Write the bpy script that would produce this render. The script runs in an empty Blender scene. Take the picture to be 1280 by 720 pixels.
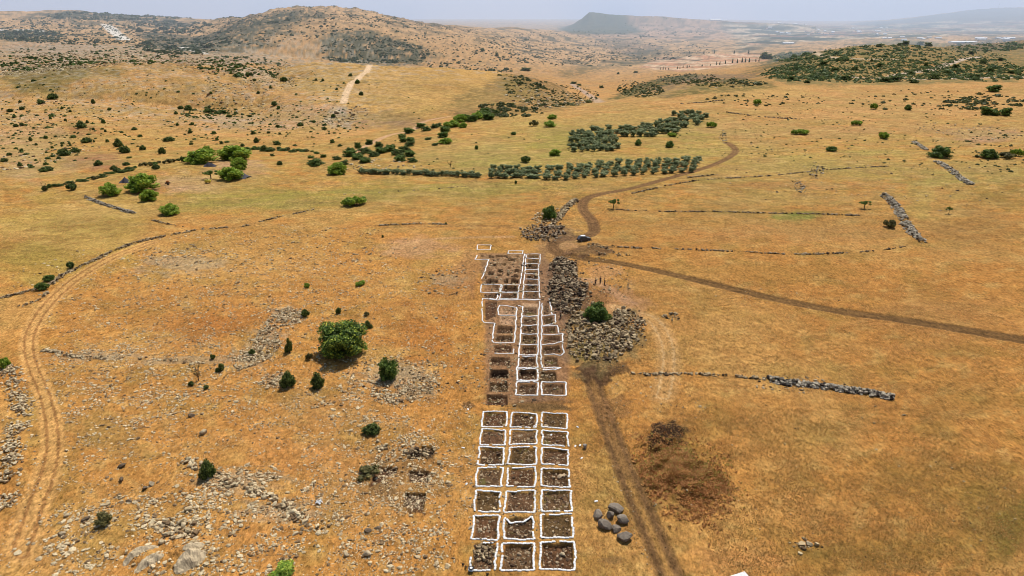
import bpy, math, random
import numpy as np
random.seed(7); rng = np.random.default_rng(11)
S = bpy.context.scene
COL = bpy.context.collection
R = math.radians

# ------------------------------------------------------------------ camera geometry
H = 70.0; PITCH = R(21.7); CP, SP = math.cos(PITCH), math.sin(PITCH); F = 853.3
def ray(px, py):
    a = (px-640)/F; b = (360-py)/F
    k = CP+b*SP
    return a/k, (-SP+b*CP)/k          # x/y of the ray on plan, z/y slope

# ------------------------------------------------------------------ noise
_perm = rng.permutation(4096).astype(np.int64)
_grad = rng.uniform(0, 2*np.pi, 4096); _gx, _gy = np.cos(_grad).astype(np.float32), np.sin(_grad).astype(np.float32)
def perlin(x, y, seed=0):
    x = np.asarray(x, np.float64); y = np.asarray(y, np.float64)
    xi = np.floor(x).astype(np.int64); yi = np.floor(y).astype(np.int64)
    fx = (x-xi).astype(np.float32); fy = (y-yi).astype(np.float32)
    u = fx*fx*fx*(fx*(fx*6-15)+10); v = fy*fy*fy*(fy*(fy*6-15)+10)
    def g(i, j, dx, dy):
        h = _perm[(_perm[(xi+i+seed*57) & 4095]+yi+j) & 4095]
        return _gx[h]*dx+_gy[h]*dy
    n0 = g(0,0,fx,fy); n1 = g(1,0,fx-1,fy); n2 = g(0,1,fx,fy-1); n3 = g(1,1,fx-1,fy-1)
    a = n0+u*(n1-n0); b = n2+u*(n3-n2)
    return (a+v*(b-a))*1.5
def fbm(x, y, seed=0, o=4, p=.5):
    s = 0; a = 1; t = 0
    for k in range(o):
        s = s+a*perlin(x*2**k, y*2**k, seed+k*3); t += a*.7; a *= p
    return s/t
def sst(a, b, x):
    t = np.clip((x-a)/(b-a), 0, 1); return t*t*(3-2*t)

# ------------------------------------------------------------------ terrain: profile read along bearings
def flatpy(D): return 360+F*math.tan(math.atan(H/D)-PITCH)
PROF = {
 -500:[(300,231),(360,212),(450,180),(600,130),(800,85),(1200,66),(2200,44),(3300,20),(4200,16),(5500,32),(9000,28),(20000,24)],
 0:   [(300,231),(360,210),(430,188),(500,165),(600,135),(700,108),(780,90),(900,80),(1100,70),(1500,59),(2200,48),(3000,30),(3600,17),(4200,14),(5500,32),(9000,28),(20000,24)],
 100: [(300,231),(360,205),(430,186),(500,163),(600,135),(700,108),(780,90),(900,80),(1100,70),(1500,59),(2200,46),(3000,28),(3600,15),(4200,12),(5500,30),(9000,28),(20000,24)],
 220: [(300,231),(350,204),(430,186),(500,165),(600,140),(700,116),(800,97),(900,86),(1100,74),(1500,64),(2200,50),(3000,38),(3800,24),(4500,22),(5500,32),(9000,28),(20000,24)],
 300: [(300,231),(350,204),(430,188),(500,168),(600,145),(700,122),(800,101),(920,88),(1000,80),(1300,74),(1700,62),(2200,46),(2700,28),(3100,22),(4200,28),(5200,23),(9000,28),(20000,24)],
 385: [(300,231),(350,204),(430,186),(500,166),(600,140),(700,120),(800,106),(900,97),(1050,98),(1400,84),(1800,66),(2200,56),(2600,46),(3300,36),(4500,26),(9000,28),(20000,24)],
 460: [(300,231),(350,203),(430,180),(500,163),(600,140),(700,120),(800,108),(900,100),(1050,100),(1400,86),(1800,68),(2200,56),(2600,46),(3300,36),(4500,30),(9000,28),(20000,24)],
 560: [(300,231),(350,203),(430,176),(500,156),(600,138),(700,121),(800,110),(900,104),(1050,102),(1400,88),(1800,72),(2200,54),(2700,42),(3200,31),(3600,32),(5000,38),(9000,30),(20000,24)],
 640: [(300,231),(350,203),(430,173),(500,153),(580,138),(650,126),(740,118),(830,113),(950,108),(1100,104),(1500,87),(2000,72),(2700,55),(3500,42),(4200,34),(5200,37),(7000,40),(9000,32),(20000,24)],
 704: [(300,231),(350,203),(430,173),(500,152),(580,136),(640,128),(720,121),(820,112),(920,112),(1100,108),(1500,93),(2200,76),(3000,60),(4000,46),(4800,39),(6000,40),(7500,36),(9000,34),(20000,24)],
 740: [(300,231),(350,203),(430,173),(500,152),(580,136),(640,127),(740,126),(850,124),(1000,118),(1200,108),(1600,95),(2300,80),(3200,64),(4200,52),(5200,42),(6500,36),(9500,32),(20000,24)],
 800: [(300,231),(350,203),(430,173),(500,152),(600,130),(680,119),(780,117),(900,113),(1050,106),(1400,97),(2000,86),(3000,70),(4000,58),(5200,46),(6500,36),(9500,32),(20000,24)],
 870: [(300,231),(350,203),(430,173),(500,152),(600,131),(700,113),(760,102),(850,99),(950,104),(1200,98),(1600,88),(2500,74),(3500,62),(5000,50),(6500,38),(9500,32),(20000,24)],
 940: [(300,231),(350,203),(430,173),(500,152),(600,131),(700,114),(780,104),(860,99),(950,98),(1100,92),(1400,84),(1900,76),(2600,68),(3600,58),(5000,48),(7000,38),(9000,31),(12000,29),(20000,25)],
 1000:[(300,231),(350,203),(430,173),(500,152),(600,131),(700,115),(780,104),(860,98),(960,86),(1080,74),(1200,68),(1500,78),(1900,74),(2600,66),(3600,57),(5000,48),(7000,40),(9000,34),(12000,32),(20000,26)],
 1060:[(300,231),(350,203),(430,173),(500,152),(600,131),(700,116),(780,105),(860,97),(960,82),(1100,66),(1220,56),(1500,66),(2600,64),(3600,55),(5000,47),(7000,40),(9000,35),(12000,31),(20000,26)],
 1140:[(300,231),(350,203),(430,173),(500,152),(600,131),(700,116),(780,106),(860,99),(960,82),(1100,64),(1220,52),(1500,64),(2600,62),(3600,54),(5000,46),(7000,40),(9000,35),(12000,25),(14000,20),(20000,24)],
 1210:[(300,231),(350,203),(430,173),(500,152),(600,131),(700,116),(780,106),(860,99),(960,88),(1100,75),(1250,62),(1500,56),(1800,58),(2600,60),(3600,54),(5000,46),(7000,40),(9000,33),(12000,18),(14000,9),(20000,20)],
 1280:[(300,231),(350,203),(430,173),(500,152),(600,131),(700,116),(780,106),(860,100),(960,90),(1100,78),(1300,66),(1600,50),(1800,49),(2600,58),(3600,53),(5000,46),(7000,40),(9000,31),(12000,16),(14000,7.5),(20000,16)],
 1800:[(300,231),(350,203),(430,173),(500,152),(600,131),(700,116),(780,106),(860,100),(1100,80),(1300,68),(1600,50),(1800,49),(2600,58),(5000,46),(9000,31),(13000,12),(20000,16)],
}
lnL = np.linspace(math.log(200), math.log(45000), 700)
tt = np.linspace(-2.2, 2.2, 1201)
cols_t, cols_z = [], []
for cx in sorted(PROF):
    pts = [(200, flatpy(200)), (250, flatpy(250))]+PROF[cx]
    D = np.array([p[0] for p in pts]+[45000.]); 
    z = [H+p[0]*ray(cx, p[1])[1] for p in pts]; z.append(z[-1]-250)
    z[0] = z[1] = 0
    cols_t.append(ray(cx, 80)[0]); cols_z.append(np.interp(lnL, np.log(D), z))
cols_z = np.array(cols_z)
def gsm(A, s, axis):
    k = np.exp(-.5*(np.arange(-int(3*s), int(3*s)+1)/s)**2); k /= k.sum()
    n = len(k)//2
    P = np.concatenate([np.repeat(np.take(A, [0], axis), n, axis), A, np.repeat(np.take(A, [-1], axis), n, axis)], axis)
    return np.apply_along_axis(lambda v: np.convolve(v, k, 'valid'), axis, P)
cols_z = gsm(cols_z, 5, 1)
TZ = np.empty((len(tt), len(lnL)))
for j in range(len(lnL)): TZ[:, j] = np.interp(tt, cols_t, cols_z[:, j])
TZ = gsm(TZ, 5, 0)
def base_h(t, D):
    ft = np.clip((t-tt[0])/(tt[1]-tt[0]), 0, len(tt)-1.001); fl = np.clip((np.log(np.maximum(D, 1))-lnL[0])/(lnL[1]-lnL[0]), 0, len(lnL)-1.001)
    i = ft.astype(int); j = fl.astype(int); u = ft-i; v = fl-j
    z = (TZ[i,j]*(1-u)+TZ[i+1,j]*u)*(1-v)+(TZ[i,j+1]*(1-u)+TZ[i+1,j+1]*u)*v
    z = z*sst(200, 300, D)
    x = t*D
    z = z+.14*perlin(x/9, D/9, 1)+.3*perlin(x/33, D/33, 2)*sst(60, 220, D)
    z = z+.9*perlin(x/70, D/70, 3)*sst(250, 500, D)+3.0*fbm(x/190, D/190, 4, 2)*sst(380, 900, D)+4.5*fbm(x/120+5, D/95, 6, 3)*sst(400, 600, D)*(1-sst(900, 1300, D))*sst(-.02, .2, -t)
    r = 1-np.abs(fbm(x/620, D/620, 9, 4))
    z = z+24*(r-.8)*sst(1500, 3200, D)+9*fbm(x/260, D/260, 12, 3)*sst(1200, 3000, D)
    return z
# grid (bearing x row distance)
NT = 1260
tin = np.linspace(-1.02, 1.02, NT)
tg = np.concatenate([np.linspace(-2.1, -1.04, 60), tin, np.linspace(1.04, 2.1, 60)])
Dr = [20.]
pyv = np.arange(760, 232, -.9)
def D_of(py): return H/math.tan(PITCH+math.atan((py-360)/F))
Dn = np.array([D_of(p) for p in pyv])
Dg = np.concatenate([np.linspace(16, Dn[0]*.985, 26), Dn, np.exp(np.linspace(math.log(Dn[-1])+.003, math.log(1500), 460)), np.exp(np.linspace(math.log(1507), math.log(42000), 230))])
T, DD = np.meshgrid(tg, Dg, indexing='ij')
LD = np.log(DD); LG = np.log(Dg)
Z = base_h(T, DD).astype(np.float64)
Z0 = Z.copy()
def crest(pts, D0, D1, D2, noise_=0, round_=False):
    global Z
    t_ = [ray(*p)[0] for p in pts]; z_ = [H+D1*ray(*p)[1] for p in pts]
    c = np.interp(T, t_, z_, left=-999, right=-999)
    c = c+noise_*fbm(T*60, LD*30, 22, 3)
    b_ = Z; up_ = (DD-D0)/(D1-D0); f = np.where(up_ < .6, .42*np.clip(up_/.6, 0, 1)**1.3, .42+.58*np.clip((up_-.6)/.22, 0, 1)**.8); f = np.where(DD > D1, 1-sst(D1+300, D2, DD), f)
    if round_: f = np.where(DD > D1, 1-sst(D1, D2, DD), np.clip(up_, 0, 1)**.75*(1-.25*np.clip(up_, 0, 1))/.75)
    Z = np.where((c > -900) & (c > b_) & (f > 0), b_+(c-b_)*f, b_)
crest([(690,39.5),(705,36),(718,30),(727,24),(736,16),(741,15.3),(760,18),(790,20),(830,21),(850,23),(880,25.5),(930,28.5),(990,31),(1020,34)], 6300, 7300, 10500, 7)
crest([(190,62),(235,49),(260,38),(285,29),(300,24),(320,18),(345,12),(370,8.8),(395,8),(420,9.2),(445,11),(470,15.5),(490,21),(520,28),(560,33),(600,40),(640,48)], 1650, 2950, 4600, 10, True)
crest([(318,104),(335,92),(350,84),(390,78),(430,79),(480,83),(560,86),(620,91),(660,97),(690,106),(715,118),(735,130)], 560, 880, 1060, 1.5, True)
crest([(-60,92),(0,88),(100,80),(200,79),(270,80),(330,88),(360,104)], 640, 790, 960, 2, True)
X = T*DD
def col_at(t, A):
    f = np.searchsorted(tg, t)-1; f = min(max(f, 0), len(tg)-2); u = (t-tg[f])/(tg[f+1]-tg[f])
    return A[f]*(1-u)+A[f+1]*u
def hit(px, py):
    """point of the ground (bearing, ln distance) seen at a place of the photograph"""
    t, s = ray(px, py)
    h = col_at(t, Z0); d = h-(H+Dg*s)
    k = np.argmax(d > 0)
    if not (d > 0).any() or Dg[k] > 24000: return hit(px, py+.7)
    if k == 0: return t, LG[0]
    u = -d[k-1]/(d[k]-d[k-1]); return t, math.log(Dg[k-1]*(1-u)+Dg[k]*u)
def gz(x, y, A=None):
    A = Z if A is None else A
    t = x/y; i = np.clip(np.searchsorted(tg, t)-1, 0, len(tg)-2); j = np.clip(np.searchsorted(Dg, y)-1, 0, len(Dg)-2)
    u = np.clip((t-tg[i])/(tg[i+1]-tg[i]), 0, 1); v = np.clip((y-Dg[j])/(Dg[j+1]-Dg[j]), 0, 1)
    return (A[i,j]*(1-u)+A[i+1,j]*u)*(1-v)+(A[i,j+1]*(1-u)+A[i+1,j+1]*u)*v
def P(px, py):
    t, l = hit(px, py); d = math.exp(l); return t*d, d
def mpp(px, py):
    """metres spanned by one pixel of the photograph at that place"""
    t, l = hit(px, py); d = math.exp(l); b = (360-py)/F
    return d/(CP+b*SP)/F
# ------------------------------------------------------------------ patches, in (bearing, ln distance)
def window(t0, t1, l0, l1):
    i0, i1 = np.searchsorted(tg, [t0, t1]); j0, j1 = np.searchsorted(LG, [l0, l1])
    return slice(max(i0-1, 0), i1+1), slice(max(j0-1, 0), j1+1)
def seg_d(u, v, a, b):
    dx, dy = b[0]-a[0], b[1]-a[1]; q = dx*dx+dy*dy+1e-14
    h = np.clip(((u-a[0])*dx+(v-a[1])*dy)/q, 0, 1)
    return np.hypot(u-a[0]-h*dx, v-a[1]-h*dy), h
def smooth(pts, n=5, closed=False):
    pts = [tuple(map(float, p)) for p in pts]
    if len(pts) < 3 and not closed: return pts
    out = []; m = len(pts)
    rngk = range(m if closed else m-1)
    for k in rngk:
        g = (lambda i: pts[i % m]) if closed else (lambda i: pts[min(max(i, 0), m-1)])
        p0, p1, p2, p3 = g(k-1), g(k), g(k+1), g(k+2)
        for s in range(n):
            u = s/n
            out.append(tuple(.5*(2*p1[c]+(p2[c]-p0[c])*u+(2*p0[c]-5*p1[c]+4*p2[c]-p3[c])*u*u+(3*p1[c]-p0[c]-3*p2[c]+p3[c])*u**3) for c in range(len(p1))))
    if not closed: out.append(pts[-1])
    return out
def line_mask(pts, w, soft=.4, edge=.0, sm=True):
    """pts in photo pixels, w half width in metres; returns window and 0..1 mask, and the signed distance in metres"""
    pp = smooth(pts) if sm else pts
    q = [hit(*p[:2]) for p in pp]
    wa = np.array(q); dmin = math.exp(wa[:,1].min())
    pad = (w*2+soft*2+6)/dmin
    W = window(wa[:,0].min()-pad, wa[:,0].max()+pad, wa[:,1].min()-pad, wa[:,1].max()+pad)
    u, v, dd = T[W], LD[W], DD[W]
    d = np.full(u.shape, 1e9)
    for a, b in zip(q[:-1], q[1:]):
        d = np.minimum(d, seg_d(u, v, a, b)[0])
    d = d*dd
    if edge: d = d+edge*fbm(X[W]/max(w*.55, .5), dd/max(w*.55, .5), 31, 4)
    return W, 1-sst(w-soft, w+soft, d), d
def poly_mask(pts, soft=.5, edge=0., escale=4., sm=False, inworld=None):
    if sm: pts = smooth(pts, 4, True)
    q = np.array([hit(*p) for p in pts]); dm = math.exp(q[:,1].min())
    pad = (soft*2+edge*2+2)/dm
    W = window(q[:,0].min()-pad, q[:,0].max()+pad, q[:,1].min()-pad, q[:,1].max()+pad)
    u, v, dd = T[W], LD[W], DD[W]
    d = np.full(u.shape, 1e9); ins = np.zeros(u.shape, bool)
    for k in range(len(q)):
        a, b = q[k-1], q[k]
        d = np.minimum(d, seg_d(u, v, a, b)[0])
        with np.errstate(divide='ignore', invalid='ignore'):
            c = ((a[1] > v) != (b[1] > v)) & (u < (b[0]-a[0])*(v-a[1])/(b[1]-a[1]+1e-18)+a[0])
        ins ^= c
    d = np.where(ins, -d, d)*dd
    if edge: d = d+edge*fbm(X[W]/escale, dd/escale, 37, 4)
    return W, 1-sst(-soft, soft, d), d
def ell_mask(px, py, rx, ry, soft=.5, edge=.5, rot=0):
    """ellipse given in photo pixels"""
    t0, l0 = hit(px, py)
    rt = rx/F*(1/(CP+(360-py)/F*SP)); l1 = hit(px, min(py+ry, 900))[1]; l2 = hit(px, max(py-ry, 0))[1]
    rl = max((l2-l1)/2, .004); lc = l0
    W = window(t0-rt*2, t0+rt*2, lc-rl*2.2, lc+rl*2.2)
    u = (T[W]-t0)/rt; v = (LD[W]-lc)/rl
    c, s = math.cos(rot), math.sin(rot)
    u, v = u*c+v*s, -u*s+v*c
    r = np.hypot(u, v)+edge*fbm(T[W]/rt*1.7+7, LD[W]/rl*1.7, 41, 4)
    return W, 1-sst(1-soft, 1+soft*.6, r)

# ------------------------------------------------------------------ ground colour (base colours, linear)
def lin(r, g, b, k=.74):
    f = lambda c: ((c/255+.055)/1.055)**2.4 if c > 10 else c/255/12.92
    return np.array([f(r)*k, f(g)*k, f(b)*k])
C = np.empty(T.shape+(3,))
def mixc(W, m, col, a=1.):
    m = (m*a)[..., None]; C[W] = C[W]*(1-m)+np.asarray(col)*m
ALL = (slice(None), slice(None))
ORANGE = lin(200,138,70); TAN = lin(208,156,88); STRAW = lin(218,174,102); BROWN = lin(150,100,56); OLIVE = lin(150,122,58)
RUST = lin(180,112,52); PEACH = lin(218,166,108); PALE = lin(206,178,142); GREY = lin(160,146,124); DARKSOIL = lin(102,74,54); ROADC = lin(134,98,66)
SCRUB = lin(70,80,48); GREEN = lin(128,128,56); LIMEST = lin(196,184,162)
C[:] = ORANGE
n1 = fbm(X/38, DD/38, 51, 4); n2 = fbm(X/11, DD/11, 55, 4); n3 = fbm(X/3.2, DD/3.2, 60, 3); n4 = fbm(T*26, LD*26, 66, 4); n5 = fbm(T*90, LD*60, 70, 4)
mixc(ALL, sst(-.1, .6, n1), TAN, .7)
mixc(ALL, sst(.0, .7, n4), STRAW, .5)
mixc(ALL, sst(.05, .6, n2), RUST, .16)
mixc(ALL, sst(.0, .6, -n2+.3*n1), OLIVE, .4)
mixc(ALL, sst(.0, .8, n3), STRAW, .2)
mixc(ALL, sst(.1, .8, -n3), BROWN, .28)
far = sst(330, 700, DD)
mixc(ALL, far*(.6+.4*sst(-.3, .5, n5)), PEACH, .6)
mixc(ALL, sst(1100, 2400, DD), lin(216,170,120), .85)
mixc(ALL, sst(230, 300, DD)*(1-sst(430, 560, DD))*sst(-.4, .3, n4+.5*n5), lin(188,150,76), .6)
def blob(px, py, rx, ry, col, a=.7, soft=.5, edge=.5, rot=0):
    W, m = ell_mask(px, py, rx, ry, soft, edge, rot); mixc(W, m, col, a)
def area(pts, col, a=.7, soft=3, edge=4, escale=8, sm=True, brk=None):
    W, m, d = poly_mask(pts, soft, edge, escale, sm)
    brk = max(edge*.35, 3) if brk is None else brk
    nz = fbm(X[W]/brk/1.5, DD[W]/brk, 131, 4)
    if edge >= 8: m = m*(.1+.9*sst(-.3, .12, nz+.6*fbm(X[W]/9, DD[W]/7, 137, 3)+np.clip(-d/(edge*4), 0, .2)))
    mixc(W, m, col, a)
# meadows and tints, near and middle distance
for b in [(90,290,110,28,STRAW,.5),(40,320,90,16,OLIVE,.6),(120,280,80,12,OLIVE,.5),(330,250,160,14,lin(156,142,66),.85),(560,235,140,10,lin(156,144,70),.75),(90,280,100,40,lin(190,158,78),.6),(50,330,80,26,lin(176,148,70),.5),
          (130,262,60,10,STRAW,.6),(330,330,100,30,TAN,.4),(240,410,60,22,RUST,.6),(300,400,50,20,RUST,.5),(530,420,50,36,RUST,.6),(560,360,30,20,RUST,.4),(480,450,40,20,STRAW,.4),(540,500,40,26,ORANGE,.5),
          (990,272,26,7,lin(128,140,60),.75),(1005,268,22,5,lin(128,140,60),.55),(910,265,30,3,GREEN,.4),(1150,250,16,30,lin(190,158,84),.6),(1250,245,40,16,OLIVE,.5),
          (1180,600,110,40,lin(158,118,56),.6),(1240,650,60,60,lin(140,114,54),.5),(1100,690,110,26,lin(150,116,54),.6),(1270,660,30,40,lin(126,106,46),.7),(1200,500,60,34,lin(160,118,60),.5),(950,560,60,50,ORANGE,.4),(1000,640,80,24,TAN,.3),(930,700,60,18,lin(214,150,88),.5),
          (850,590,42,42,lin(146,110,52),.65),(855,605,42,34,lin(148,100,56),.55),(835,580,30,10,GREEN,.35),(1180,400,120,30,lin(190,134,76),.5),(960,340,140,10,lin(184,132,66),.6),(1000,290,160,14,lin(198,142,84),.5),
          (880,430,120,60,TAN,.35),(700,175,70,22,lin(160,146,70),.85),(600,200,90,18,lin(162,148,74),.85),(720,200,90,12,lin(176,156,80),.7),(590,185,70,14,lin(190,158,92),.5),(660,150,50,14,lin(196,162,90),.5),(800,150,100,12,lin(176,150,84),.6),(860,165,80,14,lin(158,144,72),.7),(860,190,60,10,lin(166,148,74),.7),(960,205,90,10,lin(172,150,80),.5),(1100,215,90,9,lin(170,152,80),.5),(1000,232,120,5,lin(176,128,78),.5),(1180,225,60,9,lin(156,142,74),.6),(1090,190,50,6,lin(166,148,76),.6),(960,180,40,7,lin(180,136,84),.6),(1150,160,60,7,lin(184,138,86),.6),(980,250,120,6,lin(190,150,84),.5),(1220,290,60,30,lin(170,124,68),.5),(900,225,50,4,lin(160,144,74),.5),(1020,280,150,6,lin(182,130,70),.5),(930,190,60,12,lin(186,158,84),.5),
          (1040,200,80,10,lin(180,158,84),.5),(960,215,90,10,lin(190,156,90),.4),(1240,215,60,14,lin(170,150,82),.6),(1100,140,120,14,lin(206,152,94),.6),(930,160,70,14,lin(196,146,94),.55),(1230,168,60,10,lin(182,140,112),.6),(1050,165,60,8,lin(186,140,92),.5),(950,115,90,8,lin(214,166,96),.6),
          (40,680,40,60,lin(200,140,78),.4),(70,560,30,60,lin(176,136,70),.4),(130,540,50,30,lin(168,132,72),.6),(180,620,60,30,lin(196,140,76),.4),(320,560,60,30,lin(206,142,80),.4),(300,690,100,30,lin(190,134,76),.3),(420,600,60,60,lin(206,144,84),.4),
          (420,520,80,30,lin(188,140,84),.4),(490,470,50,16,GREY,.35),(60,60,80,12,lin(200,160,130),.5),(490,600,60,40,lin(186,136,80),.4)]:
    blob(*b[:4], b[4], b[5], .6, .7)
# bare dusty ground round the dig and by the camp
for b in [(520,310,46,14,lin(196,146,104),.75),(585,338,20,30,lin(180,128,84),.6),(780,385,30,26,lin(206,152,104),.7),(700,305,28,16,lin(186,140,98),.8),(755,340,24,10,lin(206,150,100),.6),(740,372,30,18,lin(150,106,72),.7),(700,370,22,50,lin(146,108,78),.6),
          (240,228,44,14,lin(208,162,118),.85),(290,204,34,8,lin(200,156,118),.7),(310,212,30,8,lin(196,160,120),.5),(190,236,14,6,lin(150,106,84),.5),(680,350,10,60,lin(160,118,80),.5)]:
    blob(*b[:4], b[4], b[5], .5, .6)
# hillside on the left
area([(0,190),(110,140),(250,170),(420,175),(460,150),(400,130),(300,110),(150,112),(0,120)], lin(216,158,98), .6, 8, 14, 20)
area([(0,92),(120,80),(250,84),(330,98),(345,125),(300,120),(240,96),(110,92),(0,100)], lin(200,176,148), .55, 6, 14, 14)
area([(0,62),(120,56),(250,64),(330,66),(330,80),(200,84),(80,84),(0,90)], lin(186,158,128), .6, 8, 14, 20)
area([(5,95),(40,88),(95,92),(118,104),(70,118),(20,116)], lin(112,100,52), .85, 5, 6, 12)
blob(140,103,20,6,lin(118,104,56),.7); blob(120,200,40,12,lin(160,106,78),.75); blob(100,160,26,10,lin(156,106,70),.6); blob(230,96,30,5,lin(150,100,64),.8); blob(160,135,20,5,lin(130,108,70),.5)
blob(30,190,60,40,lin(200,170,140),.35,.6,1.0); blob(370,150,70,14,lin(204,168,140),.45,.6,.8); blob(425,148,20,9,lin(196,178,156),.7,.4,.8); blob(280,150,40,8,lin(180,160,140),.5,.4,.9)
area([(340,100),(350,86),(420,80),(560,89),(660,99),(640,120),(560,140),(470,150),(400,130),(350,122)], lin(210,162,92), .8, 5, 7, 20)
blob(380,112,24,5,lin(168,118,58),.6); blob(560,120,40,6,lin(178,128,70),.5); blob(470,150,50,8,lin(150,116,90),.65,.5,.6,.05); blob(505,157,26,8,lin(142,110,84),.6)
area([(560,135),(650,105),(700,112),(735,126),(700,138),(640,142),(600,150)], lin(120,98,62), .75, 6, 12, 14)
blob(650,118,30,8,lin(130,110,56),.6)
# far hills: scrub, bare patches, fields, painted blue haze
area([(245,56),(300,32),(345,14),(385,9.5),(440,12),(500,23),(450,24),(390,22),(350,27),(300,46)], lin(84,76,64), .85, 30, 45, 90)
area([(170,58),(260,44),(330,40),(400,50),(380,58),(290,66),(200,62)], lin(70,78,62), .85, 30, 50, 80)
area([(400,67),(450,61),(520,67),(542,75),(500,82),(430,80)], lin(66,74,54), .9, 25, 40, 60)
area([(60,16),(110,12),(160,20),(230,26),(230,34),(130,26),(60,24)], lin(70,74,62), .9, 30, 60, 120)
area([(0,38),(50,38),(80,50),(40,52),(0,50)], lin(64,72,52), .9, 20, 30, 60)
area([(170,40),(250,46),(250,62),(200,60)], lin(74,78,62), .7, 20, 30, 60)
area([(440,16),(530,28),(600,46),(560,46),(480,40)], lin(110,92,74), .6, 30, 50, 90)
area([(700,33),(760,33),(800,40),(790,44),(730,43)], lin(70,80,60), .8, 60, 90, 200)
area([(735,16),(800,26),(803,36),(770,34),(728,27)], lin(50,60,66), .95, 40, 30, 200)
area([(820,34),(848,38),(846,44),(826,42)], lin(70,76,66), .7, 50, 60, 120)
area([(745,46),(800,50),(830,60),(800,68),(760,62)], lin(100,90,78), .6, 50, 90, 150)
area([(780,66),(830,60),(840,68),(790,76)], lin(90,88,66), .7, 40, 60, 120)
area([(760,126),(800,104),(850,94),(880,94),(840,106),(800,118)], lin(62,76,44), .95, 8, 10, 30)
area([(800,118),(850,100),(900,92),(960,94),(900,104),(840,120)], lin(128,108,84), .8, 10, 20, 40)
area([(830,122),(880,104),(930,98),(975,108),(930,114),(870,118)], lin(96,92,48), .85, 8, 8, 20)
area([(700,88),(760,78),(850,70),(860,75),(770,84),(710,98)], lin(80,84,52), .6, 30, 30, 60)
area([(940,92),(970,66),(1060,68),(1000,80),(960,98)], lin(74,84,52), .85, 30, 30, 60)
area([(960,104),(990,78),(1060,58),(1140,50),(1210,58),(1280,54),(1290,98),(1200,104),(1080,106)], lin(130,118,72), .85, 10, 22, 40)
area([(1190,52),(1290,47),(1290,60),(1200,64)], lin(104,92,72), .8, 20, 30, 60)
area([(700,38),(740,20),(800,22),(880,30),(930,40),(900,50),(800,48),(730,46)], lin(206,162,128), .8, 60, 5, 200)
area([(735,16),(770,21),(803,25),(806,33),(780,34),(728,27)], lin(60,84,116), .95, 30, 5, 200)  # cliff coloured blue, haze tone painted into the rock
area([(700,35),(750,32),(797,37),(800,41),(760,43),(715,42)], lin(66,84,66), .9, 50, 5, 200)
area([(1060,30),(1140,23),(1210,10),(1290,8),(1500,8),(1500,24),(1290,27),(1140,33)], lin(70,88,100), .8, 90, 5, 200)  # far right ridge coloured blue, distance haze painted in
# striped field
W, m, _ = poly_mask([(800,84),(830,70),(950,68),(960,76),(900,84),(850,90)], 12, 6, 40)
mixc(W, m, lin(216,156,116), .9); st = .5+.5*np.sin((X[W]*.85+DD[W]*.3)/17.)
mixc(W, m*sst(.35, .75, st), lin(244,206,164), .8)
# plain with field strips
W, m, _ = poly_mask([(930,64),(1010,52),(1280,44),(1400,30),(1100,30),(960,30),(900,36),(930,52)], 80, 50, 300)
mixc(W, m, lin(120,128,112), .75)
q = perlin(X[W]/420+.3*perlin(X[W]/2000, DD[W]/900, 5), DD[W]/260, 81); mixc(W, m*sst(.08, .14, q), lin(236,204,164), .95); mixc(W, m*sst(.1, .16, -q), lin(48,64,60), .9)
q = perlin(X[W]/900, DD[W]/330, 83); mixc(W, m*sst(.2, .26, q), lin(190,130,96), .7)
# general mottling of the far hills
m = sst(700, 1200, DD)*sst(.05, .5, n5+.5*n4); mixc(ALL, m, lin(128,110,78), .35)
m = sst(900, 1500, DD)*sst(-.05, .35, fbm(T*160, LD*130, 92, 4)); mixc(ALL, m, lin(96,92,66), .4)
m = sst(1700, 2400, DD)*sst(.1, .35, fbm(X/130, DD/90, 91, 4))*(1-sst(6000, 9000, DD)); mixc(ALL, m, lin(70,76,58), .75)
m = sst(470, 620, DD)*(1-sst(1500, 2200, DD))*sst(.1, .25, -T)*sst(.0, .3, perlin(X/7, DD/5, 141)+.5*fbm(X/60, DD/30, 142, 3)); mixc(ALL, m, LIMEST, .42)
m = sst(600, 760, DD)*(1-sst(1500, 2200, DD))*sst(.0, .2, -T)*sst(.1, .35, perlin(X/8, DD/6, 143)+.5*fbm(X/60, DD/30, 144, 3)); mixc(ALL, m, lin(112,100,66), .5)
mixc(ALL, sst(5200, 8500, DD), lin(96,108,106), .25)  # farthest ground tinted blue-grey, haze put into the colour
m = sst(600, 900, DD)*(1-sst(1200, 2000, DD))*sst(-.2, .2, -T)*sst(.1, .5, fbm(X/26, DD/18, 93, 4)); mixc(ALL, m, lin(190,176,158), .5)

# feature ids for splitting the sheet
LAB = np.zeros(T.shape, np.int32)        # 0 ground
NAMES = {0:('ground', 'dry orange grass plain across the foreground and middle distance')}
def newid(name, label):
    k = len(NAMES); NAMES[k] = (name, label); return k
def track(pts, w, col, name=None, label=None, a=.9, ruts=None, depth=0., soft=.5, edge=.35, sm=True):
    W, m, d = line_mask(pts, w, soft, edge, sm)
    mixc(W, m, col, a)
    if depth: Z[W] -= m*depth
    if ruts:
        off, rw, rc = ruts
        r = 1-sst(rw*.4, rw, np.abs(d-off)); mixc(W, r, rc, .75)
    if name:
        k = newid(name, label); L = LAB[W]; L[m > .5] = k; LAB[W] = L
HILL = newid('hills', 'dry peach coloured hills with dark scrub beyond the plain')
LAB[DD > 640] = HILL
PLAIN = newid('distant_plain', 'hazy farmland plain far beyond the hills at right')
LAB[(DD > 3600) & (T > .16)] = PLAIN
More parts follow.
